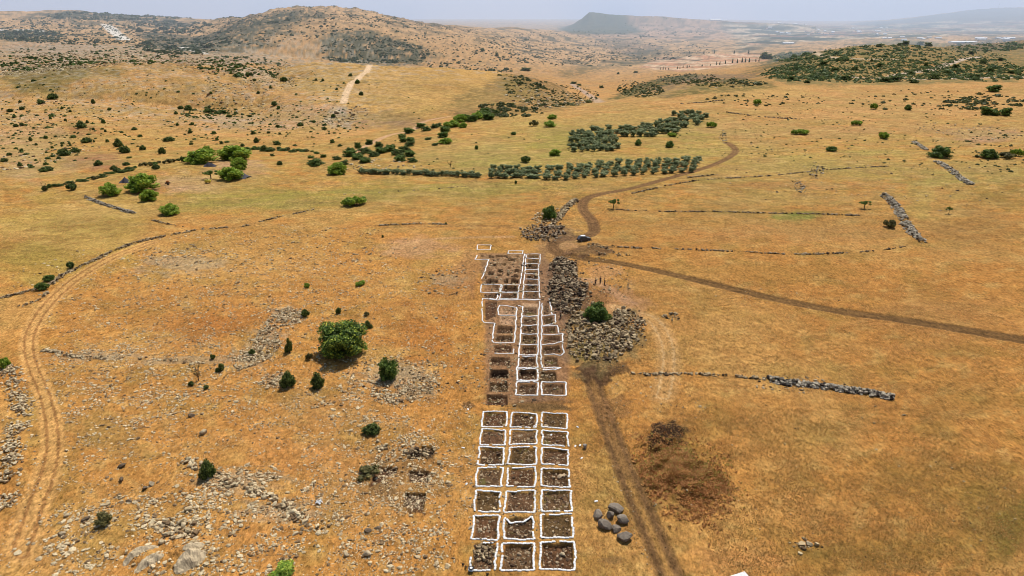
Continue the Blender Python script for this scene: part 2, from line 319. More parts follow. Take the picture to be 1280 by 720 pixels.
# dirt roads
RD = lin(132,96,56)
track([(2100,560),(1700,490),(1450,451),(1300,428),(1230,416),(1130,400),(1040,387),(960,371),(880,352),(820,338),(770,328),(730,323),(700,318)], 1.9, RD, 'dirt_road', 'straight dark dirt road crossing the right side of the plain', .95, (.9, .35, lin(112,80,48)), .15, .22, .12)
track([(700,318),(690,308),(700,300),(726,297),(742,290),(740,276),(729,262),(731,250),(748,243),(790,235),(845,220),(880,210),(905,200),(919,190),(915,182),(908,178)], 2.2, lin(138,100,64), 'dirt_road', 'winding brown dirt road climbing past the parked car to the far meadow', .95, (1.0, .35, lin(120,86,54)), .12, .3, .18)
track([(735,460),(745,490),(760,530),(775,570),(795,620),(815,665),(840,725)], 1.9, lin(140,102,62), 'dirt_road', 'brown wheel track running past the boulder pile to the bottom edge', .85, (1.05, .5, lin(124,90,58)), .14, .22, .18)
track([(785,600),(806,645),(830,700),(838,720)], .32, lin(188,138,76), None, None, .8, None, 0, .2, .2)
track([(770,385),(815,400),(832,425),(836,450),(833,475),(829,495)], 2.6, lin(206,158,102), 'dirt_track', 'pale double track curving behind the rubble heaps', .5, (1.2, .4, lin(220,176,120)), 0, .8, .5)
track([(700,405),(730,392),(748,388)], .8, lin(200,150,106), None, None, .8)
track([(660,352),(690,352),(735,350),(760,362),(790,380)], 1.6, lin(204,154,112), None, None, .75, None, 0, .8, .5)
track([(55,720),(25,690),(42,640),(60,590),(66,550),(58,500),(40,455),(36,425),(48,396),(70,370),(100,345),(140,322),(190,303)][1:], 2.3, lin(224,168,100), 'dirt_track', 'pale two rut track curving up the left side', .68, (1.0, .42, lin(160,108,62)), .04, .5, .3)
track([(190,303),(230,292),(290,285),(350,272),(400,262)], 1.6, lin(176,134,80), None, None, .4)
track([(430,137),(440,122),(455,110),(480,97)], 3.2, lin(240,200,156), 'dirt_track', 'thin pale path climbing the yellow hill', .95, None, 0, .6, .2)
track([(445,190),(470,176),(490,168),(515,163),(530,152),(560,146)], 2.4, lin(214,166,124), 'dirt_track', 'pale path along the dry gully behind the orchard', .9, None, 0, .8, .2)
track([(133,31),(145,42),(156,50)], 22, lin(240,226,206), 'dirt_track', 'white quarry track cut down the far left hill', .95, None, 0, 5, 5)
track([(228,59),(245,64),(256,67)], 9, lin(240,228,208), None, None, .95, None, 0, 3, 2)
track([(2,38),(30,37),(52,39)], 9, lin(232,222,206), None, None, .95, None, 0, 3, 2)
track([(1290,96),(1200,98),(1150,99),(1115,96),(1130,92),(1160,88),(1185,80),(1205,74),(1225,71)], 6, lin(214,186,158), 'dirt_road', 'pale gravel road winding over the wooded hill at right', .95, None, 0, 2, 1.5)
track([(1115,96),(1090,98),(1060,96)], 4, lin(214,186,158), None, None, .9, None, 0, 2, 1.5)
track([(1020,66),(1040,72),(1090,74),(1120,74)], 5, lin(216,186,150), None, None, .9, None, 0, 2, 1.5)
track([(715,105),(735,118),(750,128)], 5, lin(200,176,160), None, None, .6, None, 0, 2, 2)
track([(480,318),(500,308),(530,300),(580,297),(640,296)], 1.2, lin(206,156,106), None, None, .8, None, 0, .7, .5)
track([(640,240),(560,240),(480,284),(560,283),(680,282)][2:], .6, lin(160,112,66), None, None, .6)
track([(650,285),(560,281),(470,282),(430,284)], .5, lin(150,108,66), None, None, .7)
# soil heaps and dug patches painted darker
for b in [(748,467,30,13,lin(92,66,46),.9),(832,548,24,19,lin(66,46,34),.97),(775,462,14,8,lin(100,74,50),.7),(527,568,18,6,lin(90,70,52),.85),(480,610,16,12,lin(110,84,56),.7),(527,593,16,8,lin(80,62,46),.85),(518,632,13,13,lin(84,60,44),.9),(500,600,50,40,lin(150,112,68),.5),(480,590,14,8,lin(120,92,64),.6),(765,510,22,16,lin(150,106,66),.6),
          (585,507,8,5,lin(104,78,54),.7),(678,505,36,9,lin(126,92,60),.8),(740,314,30,7,lin(130,94,66),.85),(690,292,32,8,lin(140,106,76),.8),(672,510,40,6,lin(118,92,56),.6),(703,338,20,16,lin(118,90,66),.85),(710,372,30,26,lin(122,92,66),.85),(752,425,54,38,lin(142,116,74),.8),(735,440,24,12,lin(150,134,72),.5),
          (765,700,16,5,lin(140,104,66),.6),(700,672,6,8,lin(120,90,62),.0)]:
    blob(*b[:4], b[4], b[5], .18, .5)
# grey rubble ground
for b in [(358,395,16,12),(335,425,22,14),(310,448,22,14),(345,475,18,8),(500,468,30,14),(515,490,26,10),(300,600,60,14),(350,640,50,14),(120,445,60,5),(250,450,80,5),(230,330,60,12),(560,350,20,8)]:
    blob(*b, lin(168,150,120), .5, .5, .9)

# ------------------------------------------------------------------ excavation: pits and borders
PITS = []; BORD = []
def z1(x, y): return (430+x/2.977, 480+y/2.977)
def A_(x, y): return (560+x/6.4, 280+y/6.4)
def B_(x, y): return (560+x/6.4, 370+y/6.4)
def C_(x, y): return (560+x/6.4, 460+y/6.4)
low = [[((518,103),(608,103),(603,160),(512,160)),((512,168),(601,172),(598,228),(506,227)),((503,234),(597,238),(590,303),(499,300)),((497,312),(591,312),(584,383),(490,381)),((490,397),(583,401),(578,477),(485,474)),((484,490),(578,491),(572,580),(476,578)),((481,588),(569,592),(561,694),(465,695))],
       [((626,106),(718,112),(716,162),(618,162)),((621,170),(717,172),(716,224),(614,225)),((618,236),(716,236),(714,301),(610,299)),((612,313),(714,311),(711,384),(605,382)),((604,401),(711,397),(708,479),(596,476)),((595,497),(708,487),(706,579),(594,577)),((590,595),(706,592),(707,694),(583,694))],
       [((736,108),(830,112),(830,167),(735,160)),((737,173),(832,179),(834,234),(737,226)),((737,236),(834,245),(834,303),(735,299)),((735,316),(836,318),(840,386),(734,382)),((735,397),(843,397),(847,475),(734,474)),((733,487),(849,485),(852,574),(733,572)),((731,590),(857,587),(860,693),(730,691))]]
rown = ['farthest','second','third','fourth','fifth','sixth','nearest']; coln = ['left','middle','right']
SQ = []
for c in range(3):
    for r in range(7):
        q = [z1(*p) for p in low[c][r]]; SQ.append(q)
        PITS.append((q, .22+.38*random.random(), 'dark square pit in the %s column of the near grid, %s row from the top' % (coln[c], rown[r] if r < 6 else 'bottom')))
        BORD.append((q, True, 'white sandbag border in the %s column of the near grid, %s row' % (coln[c], rown[r] if r < 6 else 'bottom'), True))
def up(f, pts): return [f(*p) for p in pts]
def pit(f, pts, d, lab): PITS.append((up(f, pts), d, lab))
def bord(f, pts, closed, lab): BORD.append((up(f, pts), closed, lab, False))
rl = [(628,738,240),(625,735,274),(620,730,318),(618,722,366),(617,722,400),(615,725,443),(605,728,487),(600,730,541),(597,735,602)]
ordn = ['first','second','third','fourth','fifth','sixth','seventh','eighth']
bord(A_, [(235,168),(343,170),(338,208),(232,206)], True, 'small white sandbag rectangle set apart at the far left corner of the dig')
bord(A_, [(480,240),(482,215),(600,215),(597,240)], True, 'thin white sandbag box at the far edge of the dig')
bord(A_, [(235,250),(215,283),(325,285),(300,365),(270,440)], False, 'stepped white sandbag line down the left side of the ruined rooms')
bord(A_, [(610,240),(595,360),(577,480)], False, 'long white sandbag line between the ruined rooms and the ladder of small squares')
bord(A_, [(625,242),(615,400),(603,490),(599,598)], False, 'white left rail of the ladder of small far squares')
bord(A_, [(738,242),(735,318),(724,330),(726,450),(729,490),(733,598)], False, 'white right rail of the ladder of small far squares')
for k, (x0, x1, y) in enumerate(rl): bord(A_, [(x0+6, y), ((x0+x1)/2, y+random.uniform(-4, 4)+2), (x1-6, y+3)], False, 'white sandbag rung across the far ladder, %s from the far end' % (ordn[k] if k < 8 else 'last'))
for k in range(8):
    a, b = rl[k], rl[k+1]; pit(A_, [(a[0]+8,a[2]+4),(a[1]-8,a[2]+5),(b[1]-8,b[2]-3),(b[0]+8,b[2]-3)], .7, 'small dug square in the far ladder, %s from the far end' % ordn[k])
bord(A_, [(265,487),(425,485),(412,552),(262,548)], True, 'white sandbag border of the wide square below the ruined rooms at left')
bord(A_, [(434,487),(570,487),(562,546),(422,546)], True, 'white sandbag border of the square below the ruined rooms at right')
bord(A_, [(403,556),(388,603),(330,597)], False, 'white corner of sandbags under the wide left square')
bord(A_, [(422,552),(562,552),(558,600),(413,600)], True, 'white sandbag border second below the ruined rooms')
bord(A_, [(275,595),(400,610),(560,606),(740,610)], False, 'long crosswise white sandbag line dividing the upper dig in two')
pit(A_, [(340,490),(418,490),(405,545),(335,545)], 1.1, 'deep dark pit beside a pale step'); pit(A_, [(440,492),(563,492),(556,542),(430,542)], .9, 'dug square with a brown floor below the ruined rooms')
pit(A_, [(275,556),(395,558),(383,600),(285,590)], .6, 'shallow dug patch under the wide left square'); pit(A_, [(428,556),(556,556),(552,597),(420,597)], .7, 'dug square with grey floor above the crosswise line')
# ruined rooms: pale walls standing between dark dug rooms
ROOM = up(A_, [(245,248),(600,245),(575,480),(285,480),(325,290)])
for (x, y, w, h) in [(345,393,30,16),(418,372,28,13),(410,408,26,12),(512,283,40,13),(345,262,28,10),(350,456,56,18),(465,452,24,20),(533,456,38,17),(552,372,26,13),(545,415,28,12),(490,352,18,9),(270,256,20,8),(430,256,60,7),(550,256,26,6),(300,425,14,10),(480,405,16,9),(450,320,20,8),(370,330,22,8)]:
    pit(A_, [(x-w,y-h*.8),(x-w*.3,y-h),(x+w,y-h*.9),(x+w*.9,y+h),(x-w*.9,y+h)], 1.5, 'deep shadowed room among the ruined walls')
# upper dig, lower half
bord(B_, [(275,20),(272,120),(277,200),(292,215),(372,218),(362,290),(355,362),(372,375),(530,375),(540,260),(550,95),(480,80),(410,75),(400,110),(402,150),(470,156),(545,157)], False, 'stepped white sandbag outline of the large left area of the upper dig')
bord(B_, [(560,80),(600,86),(590,160),(583,300),(573,390),(565,470),(565,560),(548,575),(556,670)], False, 'white left rail of the middle column of the upper dig')
bord(B_, [(735,45),(722,160),(722,230),(718,310),(724,390),(718,470),(708,485),(716,575),(716,672)], False, 'white right rail of the middle column of the upper dig')
for k, (x0, x1, y) in enumerate([(590,720,160),(588,720,234),(583,716,305),(576,720,388),(568,715,470),(568,700,482),(556,715,572),(556,716,676)]):
    bord(B_, [(x0+4,y),((x0+x1)/2,y+5),(x1-4,y)], False, 'white sandbag rung in the middle column of the upper dig, %s from the top' % ordn[k])
bord(B_, [(752,60),(750,160),(750,300),(742,385),(742,480),(752,575)], False, 'white left rail of the right column of the upper dig')
bord(B_, [(808,35),(822,90),(832,150)], False, 'short slanting white sandbag line at the top right of the upper dig')
for k, pts in enumerate([[(752,160),(800,160),(855,155),(862,205),(845,225),(755,238)],[(756,244),(800,240),(872,235),(888,298)],[(756,308),(840,312),(918,310),(915,378),(860,388),(752,392)],[(915,385),(918,430),(930,462),(900,478),(840,468),(750,474)],[(760,578),(820,573),(905,575),(850,590),(755,592)]]):
    bord(B_, pts, False, 'white sandbag outline in the right column of the upper dig, %s from the top' % ordn[k])
bord(B_, [(528,425),(522,462),(450,464),(372,460)], False, 'white L of sandbags at the foot of the left area of the upper dig')
bord(C_, [(556,8),(720,8),(718,103),(553,100)], True, 'white sandbag square second from the near end of the middle column, upper dig')
bord(C_, [(552,112),(720,115),(716,222),(540,215)], True, 'white sandbag square at the near end of the middle column, upper dig')
bord(C_, [(750,112),(945,118),(942,220),(748,218)], True, 'white sandbag square at the near end of the right column, upper dig')
for a, b in [((598,85),(720,155)),((596,166),(716,230)),((592,240),(712,302)),((586,312),(712,382)),((584,396),(712,466)),((574,488),(704,566)),((560,584),(710,670))]:
    pit(B_, [(a[0],a[1]),(b[0],a[1]),(b[0]-2,b[1]),(a[0]-6,b[1])], .7, 'dug square in the middle column of the upper dig %d pixels down' % 0 if False else 'dug square in the middle column of the upper dig')
for a, b in [((760,75),(822,150)),((760,166),(850,224)),((762,248),(870,300)),((756,320),(908,378)),((752,400),(912,462)),((760,484),(890,566)),((730,600),(880,690))]:
    pit(B_, [(a[0],a[1]),(b[0]-8,a[1]),(b[0],b[1]),(a[0]-4,b[1])], .7, 'dug square in the right column of the upper dig')
pit(B_, [(285,40),(400,40),(390,160),(290,200)], .5, 'wide grey dug strip at the left edge of the upper dig'); pit(B_, [(420,95),(540,95),(535,148),(412,145)], .5, 'pale floored trench inside its own sandbag frame')
pit(B_, [(385,235),(528,240),(524,300),(378,298)], .9, 'dug trench in the left area, upper one'); pit(B_, [(376,312),(522,316),(518,365),(366,360)], .9, 'dug trench in the left area, lower one'); pit(B_, [(420,165),(540,165),(534,228),(410,225)], .4, 'pale shallow trench below the framed one')
pit(B_, [(365,390),(520,395),(515,455),(360,450)], .7, 'unframed dark trench with the white L beside it'); pit(B_, [(335,490),(508,488),(500,560),(330,556)], .8, 'unframed dark trench, second of the left strip'); pit(B_, [(330,590),(492,588),(490,660),(325,662)], .8, 'unframed dark trench, third of the left strip')
pit(C_, [(325,10),(490,8),(490,85),(320,85)], .7, 'unframed dark trench, fourth of the left strip'); pit(C_, [(325,112),(485,112),(485,190),(318,190)], .7, 'unframed dark trench, fifth of the left strip'); pit(C_, [(300,210),(485,210),(490,300),(300,300)], .8, 'unframed dark trench nearest the lower grid')
pit(C_, [(562,16),(712,16),(710,95),(562,94)], .5, 'dug square second from the near end of the middle column'); pit(C_, [(558,122),(712,124),(708,212),(552,208)], .5, 'dug square at the near end of the middle column'); pit(C_, [(758,122),(936,126),(934,212),(756,210)], .5, 'dug square with a grey boulder in it at the near end of the right column')

for pts, lb in [([(285,225),(345,230),(340,262),(250,285),(232,280)],'small dark dug hollow left of the near grid, farthest of four'),([(120,305),(215,305),(195,330),(150,360),(80,398),(95,350)],'crooked dug trench left of the near grid'),([(232,320),(325,322),(318,370),(236,368)],'square dug hollow right of the crooked trench'),([(218,400),(315,402),(300,470),(218,462)],'dark dug hollow nearest the bottom, left of the near grid')]: pit(z1, pts, .55, lb)
mixw = poly_mask([(600,316),(680,316),(707,370),(712,462),(708,500),(606,505),(606,380)], .8, .5, 3); mixc(mixw[0], mixw[1], lin(150,112,84), .75)
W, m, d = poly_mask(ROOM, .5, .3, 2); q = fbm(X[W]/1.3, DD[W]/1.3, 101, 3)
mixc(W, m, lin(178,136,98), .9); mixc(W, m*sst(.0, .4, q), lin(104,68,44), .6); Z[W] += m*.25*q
for x0, x1, y0, y1 in [(600,722,60,230),(418,545,95,230),(750,830,80,150)]:
    W, m, d = poly_mask(up(B_, [(x0,y0),(x1,y0),(x1,y1),(x0,y1)]), .3, .2, 2); mixc(W, m, lin(216,172,130), .8)
for k, (q, dep, lab) in enumerate(PITS):
    W, m, d = poly_mask(q, .22, .12, 1.5)
    inner = sst(0, .35, -d-.15)
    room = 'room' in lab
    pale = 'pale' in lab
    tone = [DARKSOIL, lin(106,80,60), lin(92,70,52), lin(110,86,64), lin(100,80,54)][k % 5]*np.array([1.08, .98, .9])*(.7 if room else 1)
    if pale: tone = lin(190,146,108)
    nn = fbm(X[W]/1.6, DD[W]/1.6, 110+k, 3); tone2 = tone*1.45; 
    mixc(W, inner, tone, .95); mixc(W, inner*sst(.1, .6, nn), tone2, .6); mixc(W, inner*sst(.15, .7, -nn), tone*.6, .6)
    if not pale and not room and 'hollow' not in lab and k % 3 == 0: mixc(W, inner*sst(.2, .6, fbm(X[W]/2.2, DD[W]/2.2, 150+k, 3)), lin(110,108,52), .6)
    Z[W] -= inner*dep*(1+.35*nn+.25*fbm(X[W]/.5, DD[W]/.5, 190+k, 2))
    idk = newid('excavation_pit', lab); L = LAB[W]; L[(d < -.1)] = idk; LAB[W] = L

# mounds
def mound(px, py, rx, ry, h, edge=.35):
    W, m = ell_mask(px, py, rx, ry, .9, edge); Z[W] += m*h*(1+.3*perlin(X[W]/2.5, DD[W]/2.5, 19))
for a in [(748,467,26,10,1.0),(832,546,22,17,1.5),(703,338,17,14,.9),(708,372,26,22,1.0),(750,372,18,14,.8),(752,428,48,34,.8),(740,314,30,6,1.1),(692,290,32,8,.8),(708,262,14,14,.8),(340,425,34,34,.5),(230,690,26,16,.8),(180,695,24,14,.6),(18,560,22,80,.5)]: mound(*a)
# small scale relief near the camera
near = 1-sst(260, 420, DD)
mound(852,595,42,34,1.2,.6)
Z += near*(.035*perlin(X/.55, DD/.55, 201)+.05*perlin(X/1.4, DD/1.4, 202)+.06*fbm(X/4, DD/4, 203, 2))*(.6+.8*sst(-.2, .4, n2))

# ------------------------------------------------------------------ materials
MATS = {}
def nt(name, rough=.9, spec=.1):
    m = bpy.data.materials.new(name); m.use_nodes = True; b = m.node_tree.nodes['Principled BSDF']
    b.inputs['Roughness'].default_value = rough; b.inputs['Specular IOR Level'].default_value = spec
    return m, m.node_tree, b
def ramp(t, fac, stops):
    r = t.nodes.new('ShaderNodeValToRGB'); el = r.color_ramp.elements
    while len(el) < len(stops): el.new(.5)
    for e, (p, c) in zip(el, stops): e.position = p; e.color = (c, c, c, 1) if not hasattr(c, '__len__') else (*c, 1)
    t.links.new(fac, r.inputs[0]); return r.outputs[0]
def noise(t, scale, detail=4, rough=.6, vec=None, dist=0):
    n = t.nodes.new('ShaderNodeTexNoise'); n.inputs['Scale'].default_value = scale; n.inputs['Detail'].default_value = detail; n.inputs['Roughness'].default_value = rough; n.inputs['Distortion'].default_value = dist
    if vec is not None: t.links.new(vec, n.inputs['Vector'])
    return n.outputs[0]
def mul(t, a, b, mode='MULTIPLY', fac=1.):
    x = t.nodes.new('ShaderNodeMix'); x.data_type = 'RGBA'; x.blend_type = mode
    if hasattr(fac, 'links'): t.links.new(fac, x.inputs[0])
    else: x.inputs[0].default_value = fac
    for s, i in ((a, 6), (b, 7)):
        if hasattr(s, 'links'): t.links.new(s, x.inputs[i])
        else: x.inputs[i].default_value = (*s, 1)
    return x.outputs[2]
def ground_mat():
    m, t, b = nt('dry_ground', .95, .05)
    at = t.nodes.new('ShaderNodeAttribute'); at.attribute_name = 'Col'
    tc = t.nodes.new('ShaderNodeTexCoord'); v = tc.outputs['Object']
    mp = t.nodes.new('ShaderNodeMapping'); mp.inputs['Scale'].default_value = (1, .55, 1); mp.inputs['Rotation'].default_value = (0, 0, .5); t.links.new(v, mp.inputs[0]); v2 = mp.outputs[0]
    c = at.outputs['Color']
    c = mul(t, c, ramp(t, noise(t, 1.5, 5, .75, v2), [(.3, .42), (.5, 1.0), (.7, 1.55)]))
    c = mul(t, c, ramp(t, noise(t, .33, 5, .65, v), [(.32, .76), (.5, 1.0), (.68, 1.2)]))
    c = mul(t, c, ramp(t, noise(t, .045, 6, .62, v), [(.3, .88), (.5, 1.0), (.7, 1.1)]))
    tuft = ramp(t, noise(t, 2.6, 3, .7, v2, .4), [(.54, 0), (.63, 1)])  # dark specks painted in as the shade of grass tufts
    patch = ramp(t, noise(t, .13, 4, .6, v), [(.38, .15), (.62, .85)])
    f = t.nodes.new('ShaderNodeMath'); f.operation = 'MULTIPLY'; t.links.new(tuft, f.inputs[0]); t.links.new(patch, f.inputs[1])
    c = mul(t, c, (.42, .44, .34), 'MULTIPLY', f.outputs[0])
    fine = ramp(t, noise(t, 5.5, 2, .6, v2), [(.56, 0), (.66, .8)])  # finer specks of the same painted tuft shade
    c = mul(t, c, (.5, .5, .42), 'MULTIPLY', fine)
    straw = ramp(t, noise(t, 4.2, 3, .7, v2, .6), [(.58, 0), (.68, .55)])
    c = mul(t, c, (.62, .46, .26), 'MIX', straw) if False else mul(t, c, (1.35, 1.32, 1.25), 'MULTIPLY', straw)
    t.links.new(c, b.inputs['Base Color'])
    bp = t.nodes.new('ShaderNodeBump'); bp.inputs['Strength'].default_value = .55; bp.inputs['Distance'].default_value = .16
    t.links.new(noise(t, 2.2, 6, .75, v2), bp.inputs['Height']); t.links.new(bp.outputs[0], b.inputs['Normal'])
    return m
def attr_mat(name, rough=.85, spec=.15, nscale=2.5, lo=.7, hi=1.3, bump=.3, transl=0, sat=None):
    m, t, b = nt(name, rough, spec)
    at = t.nodes.new('ShaderNodeAttribute'); at.attribute_name = 'Col'
    tc = t.nodes.new('ShaderNodeTexCoord')
    n = noise(t, nscale, 5, .65, tc.outputs['Object'])
    c = mul(t, at.outputs['Color'], ramp(t, n, [(.3, lo), (.7, hi)]))
    t.links.new(c, b.inputs['Base Color'])
    if bump:
        bp = t.nodes.new('ShaderNodeBump'); bp.inputs['Strength'].default_value = bump; bp.inputs['Distance'].default_value = .05
        t.links.new(noise(t, nscale*2, 5, .7, tc.outputs['Object']), bp.inputs['Height']); t.links.new(bp.outputs[0], b.inputs['Normal'])
    if transl:
        tr = t.nodes.new('ShaderNodeBsdfTranslucent'); t.links.new(c, tr.inputs[0]); mx = t.nodes.new('ShaderNodeMixShader'); mx.inputs[0].default_value = transl
        out = [q for q in t.nodes if q.type == 'OUTPUT_MATERIAL'][0]
        t.links.new(b.outputs[0], mx.inputs[1]); t.links.new(tr.outputs[0], mx.inputs[2]); t.links.new(mx.outputs[0], out.inputs[0])
    return m
def flat_mat(name, col, rough=.7, spec=.3, nscale=6, lo=.8, hi=1.15, metal=0, objrand=False):
    m, t, b = nt(name, rough, spec); b.inputs['Metallic'].default_value = metal
    tc = t.nodes.new('ShaderNodeTexCoord')
    c = mul(t, tuple(col), ramp(t, noise(t, nscale, 5, .6, tc.outputs['Object']), [(.3, lo), (.7, hi)]))
    if objrand:
        oi = t.nodes.new('ShaderNodeObjectInfo'); c = mul(t, c, ramp(t, oi.outputs['Random'], [(0, .78), (1, 1.08)]))
    t.links.new(c, b.inputs['Base Color']); return m
M_GROUND = ground_mat()
M_LEAF = attr_mat('foliage', .7, .25, .8, .75, 1.25, 0, .3)
M_STONE = attr_mat('basalt_stone', .9, .15, 3.0, .7, 1.3, .5)
M_BARK = flat_mat('bark', lin(96,76,58), .9, .1, 8)
M_BAG = flat_mat('white_sandbag_cloth', (.78, .76, .73), .85, .1, 9, .86, 1.08, 0, True)

# ------------------------------------------------------------------ object helpers
def tag(o, label=None, cat=None, group=None, kind=None):
    if label: o['label'] = label
    if cat: o['category'] = cat
    if group: o['group'] = group
    if kind: o['kind'] = kind
    return o
def mesh_np(name, V, faces, mat, parent=None, col=None, smooth_=False):
    """faces: int array n x k"""
    me = bpy.data.meshes.new(name); V = np.asarray(V, np.float32); Fc = np.asarray(faces, np.int32)
    n, k = Fc.shape
    me.vertices.add(len(V)); me.vertices.foreach_set('co', V.ravel())
    me.loops.add(n*k); me.loops.foreach_set('vertex_index', Fc.ravel())
    me.polygons.add(n); me.polygons.foreach_set('loop_start', np.arange(0, n*k, k, dtype=np.int32)); 
    me.polygons.foreach_set('use_smooth', np.full(n, smooth_))
    if col is not None:
        a = me.color_attributes.new('Col', 'FLOAT_COLOR', 'POINT'); c4 = np.ones((len(V), 4), np.float32); c4[:, :3] = col; a.data.foreach_set('color', c4.ravel())
    me.update(calc_edges=True); me.materials.append(mat)
    o = bpy.data.objects.new(name, me); COL.objects.link(o)
    if parent: o.parent = parent
    return o
def empty(name, loc, rz=0, s=1.):
    o = bpy.data.objects.new(name, None); COL.objects.link(o); o.location = loc; o.rotation_euler = (0, 0, rz); o.scale = (s, s, s) if not hasattr(s, '__len__') else s
    o.empty_display_size = .2; return o
def copy_tree(o, parent=None):
    c = o.copy(); COL.objects.link(c); c.parent = parent
    for ch in list(o.children): copy_tree(ch, c)
    return c

# ------------------------------------------------------------------ the ground sheet, split by what it is
nT, nD = T.shape
idx = np.arange(nT*nD).reshape(nT, nD)
Q = np.stack([idx[:-1,:-1], idx[1:,:-1], idx[1:,1:], idx[:-1,1:]], -1)
fl = np.maximum(LAB[:-1,:-1], LAB[1:,1:]); fl = np.where((LAB[:-1,:-1] == LAB[1:,1:]), LAB[:-1,:-1], LAB[1:,:-1])
md_ = sst(170, 300, DD)*(1-sst(620, 900, DD))*np.where(np.isin(LAB, [k for k in NAMES if NAMES[k][0] in ('dirt_road', 'dirt_track')]), .12, 1.)
mixc(ALL, md_*sst(-.25, .35, fbm(X/55, DD/32, 98, 5)), lin(170,142,78), .42); mixc(ALL, md_*sst(.12, .3, perlin(X/4, DD/3, 96)+.4*n2), lin(128,104,62), .35)
mixc(ALL, md_*sst(.05, .5, fbm(X/24, DD/13, 95, 4)), lin(176,134,80), .45); mixc(ALL, md_*sst(.05, .5, fbm(X/9, DD/5, 97, 4)), lin(216,176,108), .4); mixc(ALL, md_*sst(.15, .6, fbm(X/16, DD/8, 99, 4)), lin(140,116,62), .4)
C *= np.array([.985, 1.02, 1.06]); C *= (1-.12*(1-sst(200, 420, DD))*sst(-.25, .1, T)-.05*(1-sst(200, 420, DD)))[..., None]; CC = None
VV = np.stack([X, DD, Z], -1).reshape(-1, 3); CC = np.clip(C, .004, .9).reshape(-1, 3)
# shared smooth normals
dT = np.stack(np.gradient(VV.reshape(nT, nD, 3), axis=0), 0); dD = np.gradient(VV.reshape(nT, nD, 3), axis=1)
NRM = np.cross(dT, dD); NRM /= np.linalg.norm(NRM, axis=-1, keepdims=True)+1e-12; NRM = NRM.reshape(-1, 3)
for k, (nm, lab) in NAMES.items():
    fs = Q[fl == k]
    if not len(fs): continue
    u, inv = np.unique(fs, return_inverse=True)
    o = mesh_np(nm, VV[u], inv.reshape(fs.shape), M_GROUND, None, CC[u], True)
    o.data.normals_split_custom_set_from_vertices(NRM[u].astype(float).tolist()) if len(u) < 60000 else None
    tag(o, lab, nm.replace('_', ' '), None, 'structure')

# ------------------------------------------------------------------ stones
def ico(sub=1):
    import bmesh
    bm = bmesh.new(); bmesh.ops.create_icosphere(bm, subdivisions=sub, radius=1)
    v = np.array([list(q.co) for q in bm.verts]); f = np.array([[q.index for q in p.verts] for p in bm.faces]); bm.free(); return v, f
ICO1, ICOF1 = ico(1); ICO2, ICOF2 = ico(2)
def rock_cloud(x, y, size, zoff=.15, flat=.6, tone=None, fine=False, names=None, mat=None, sink=None, jit=.28, zz=None):
    """many small angular stones as arrays: returns V, F, col"""
    bv, bf = (ICO2, ICOF2) if fine else (ICO1, ICOF1)
    n = len(x)
    z = gz(x, y) if zz is None else zz
    sc = size[:, None]*rng.uniform(.65, 1.3, (n, 3)); sc[:, 2] *= flat
    a = rng.uniform(0, 2*np.pi, n); tl = rng.uniform(-.5, .5, n)
    v = np.repeat(bv[None], n, 0)*(1+rng.normal(0, jit, (n, len(bv), 1)).clip(-.5, .5)); v = np.sign(v)*np.abs(v)**.8
    if fine: v = bv[None]*(1+.0*n)+0; v = np.repeat(bv[None], n, 0); 
    if fine:
        for _ in range(11):      # planar cuts give facets
            d = rng.normal(size=(n, 3)); d /= np.linalg.norm(d, axis=1, keepdims=True); h = rng.uniform(.5, .82, n)
            p = (v*d[:, None]).sum(-1); ex = np.maximum(p-h[:, None], 0); v = v-ex[..., None]*d[:, None]
        v = v*(1+rng.normal(0, .03, v.shape[:2]+(1,)))
    v = v*sc[:, None]
    ca, sa = np.cos(tl)[:, None], np.sin(tl)[:, None]
    v = np.stack([v[..., 0], v[..., 1]*ca-v[..., 2]*sa, v[..., 1]*sa+v[..., 2]*ca], -1)
    ca, sa = np.cos(a)[:, None], np.sin(a)[:, None]
    v = np.stack([v[..., 0]*ca-v[..., 1]*sa, v[..., 0]*sa+v[..., 1]*ca, v[..., 2]], -1)
    v[..., 0] += x[:, None]; v[..., 1] += y[:, None]; v[..., 2] += (z+size*zoff)[:, None]
    f = bf[None]+(np.arange(n)*len(bv))[:, None, None]
    if tone is None: tone = (lin(150,134,112), lin(196,180,152), lin(92,78,66))
    w = rng.random((n, 1)); base = tone[0]*(1-w)+tone[1]*w
    dk = (rng.random((n, 1)) < .25); base = np.where(dk, tone[2], base)*rng.uniform(.8, 1.15, (n, 1))
    c = np.repeat(base[:, None], len(bv), 1)
    return v.reshape(-1, 3), f.reshape(-1, 3), c.reshape(-1, 3)
def emit_rocks(name, parts, label, cat, group=None, kind=None):
    V, Fc, Cc = [], [], []; o = 0
    for v, f, c in parts: V.append(v); Fc.append(f+o); Cc.append(c); o += len(v)
    ob = mesh_np(name, np.concatenate(V), np.concatenate(Fc), M_STONE, None, np.concatenate(Cc))
    return tag(ob, label, cat, group, kind)
def line_pts(pts, width, n, sm=True):
    q = np.array([P(*p) for p in (smooth(pts) if sm else pts)])
    s = np.concatenate([[0], np.cumsum(np.hypot(*np.diff(q, axis=0).T))])
    u = rng.uniform(0, s[-1], n); x = np.interp(u, s, q[:, 0]); y = np.interp(u, s, q[:, 1])
    k = np.clip(np.searchsorted(s, u)-1, 0, len(q)-2); d = q[k+1]-q[k]; d /= np.hypot(*d.T)[:, None]+1e-9
    off = rng.normal(0, width*.5, n).clip(-width, width)
    return x-d[:, 1]*off, y+d[:, 0]*off, off, s[-1]
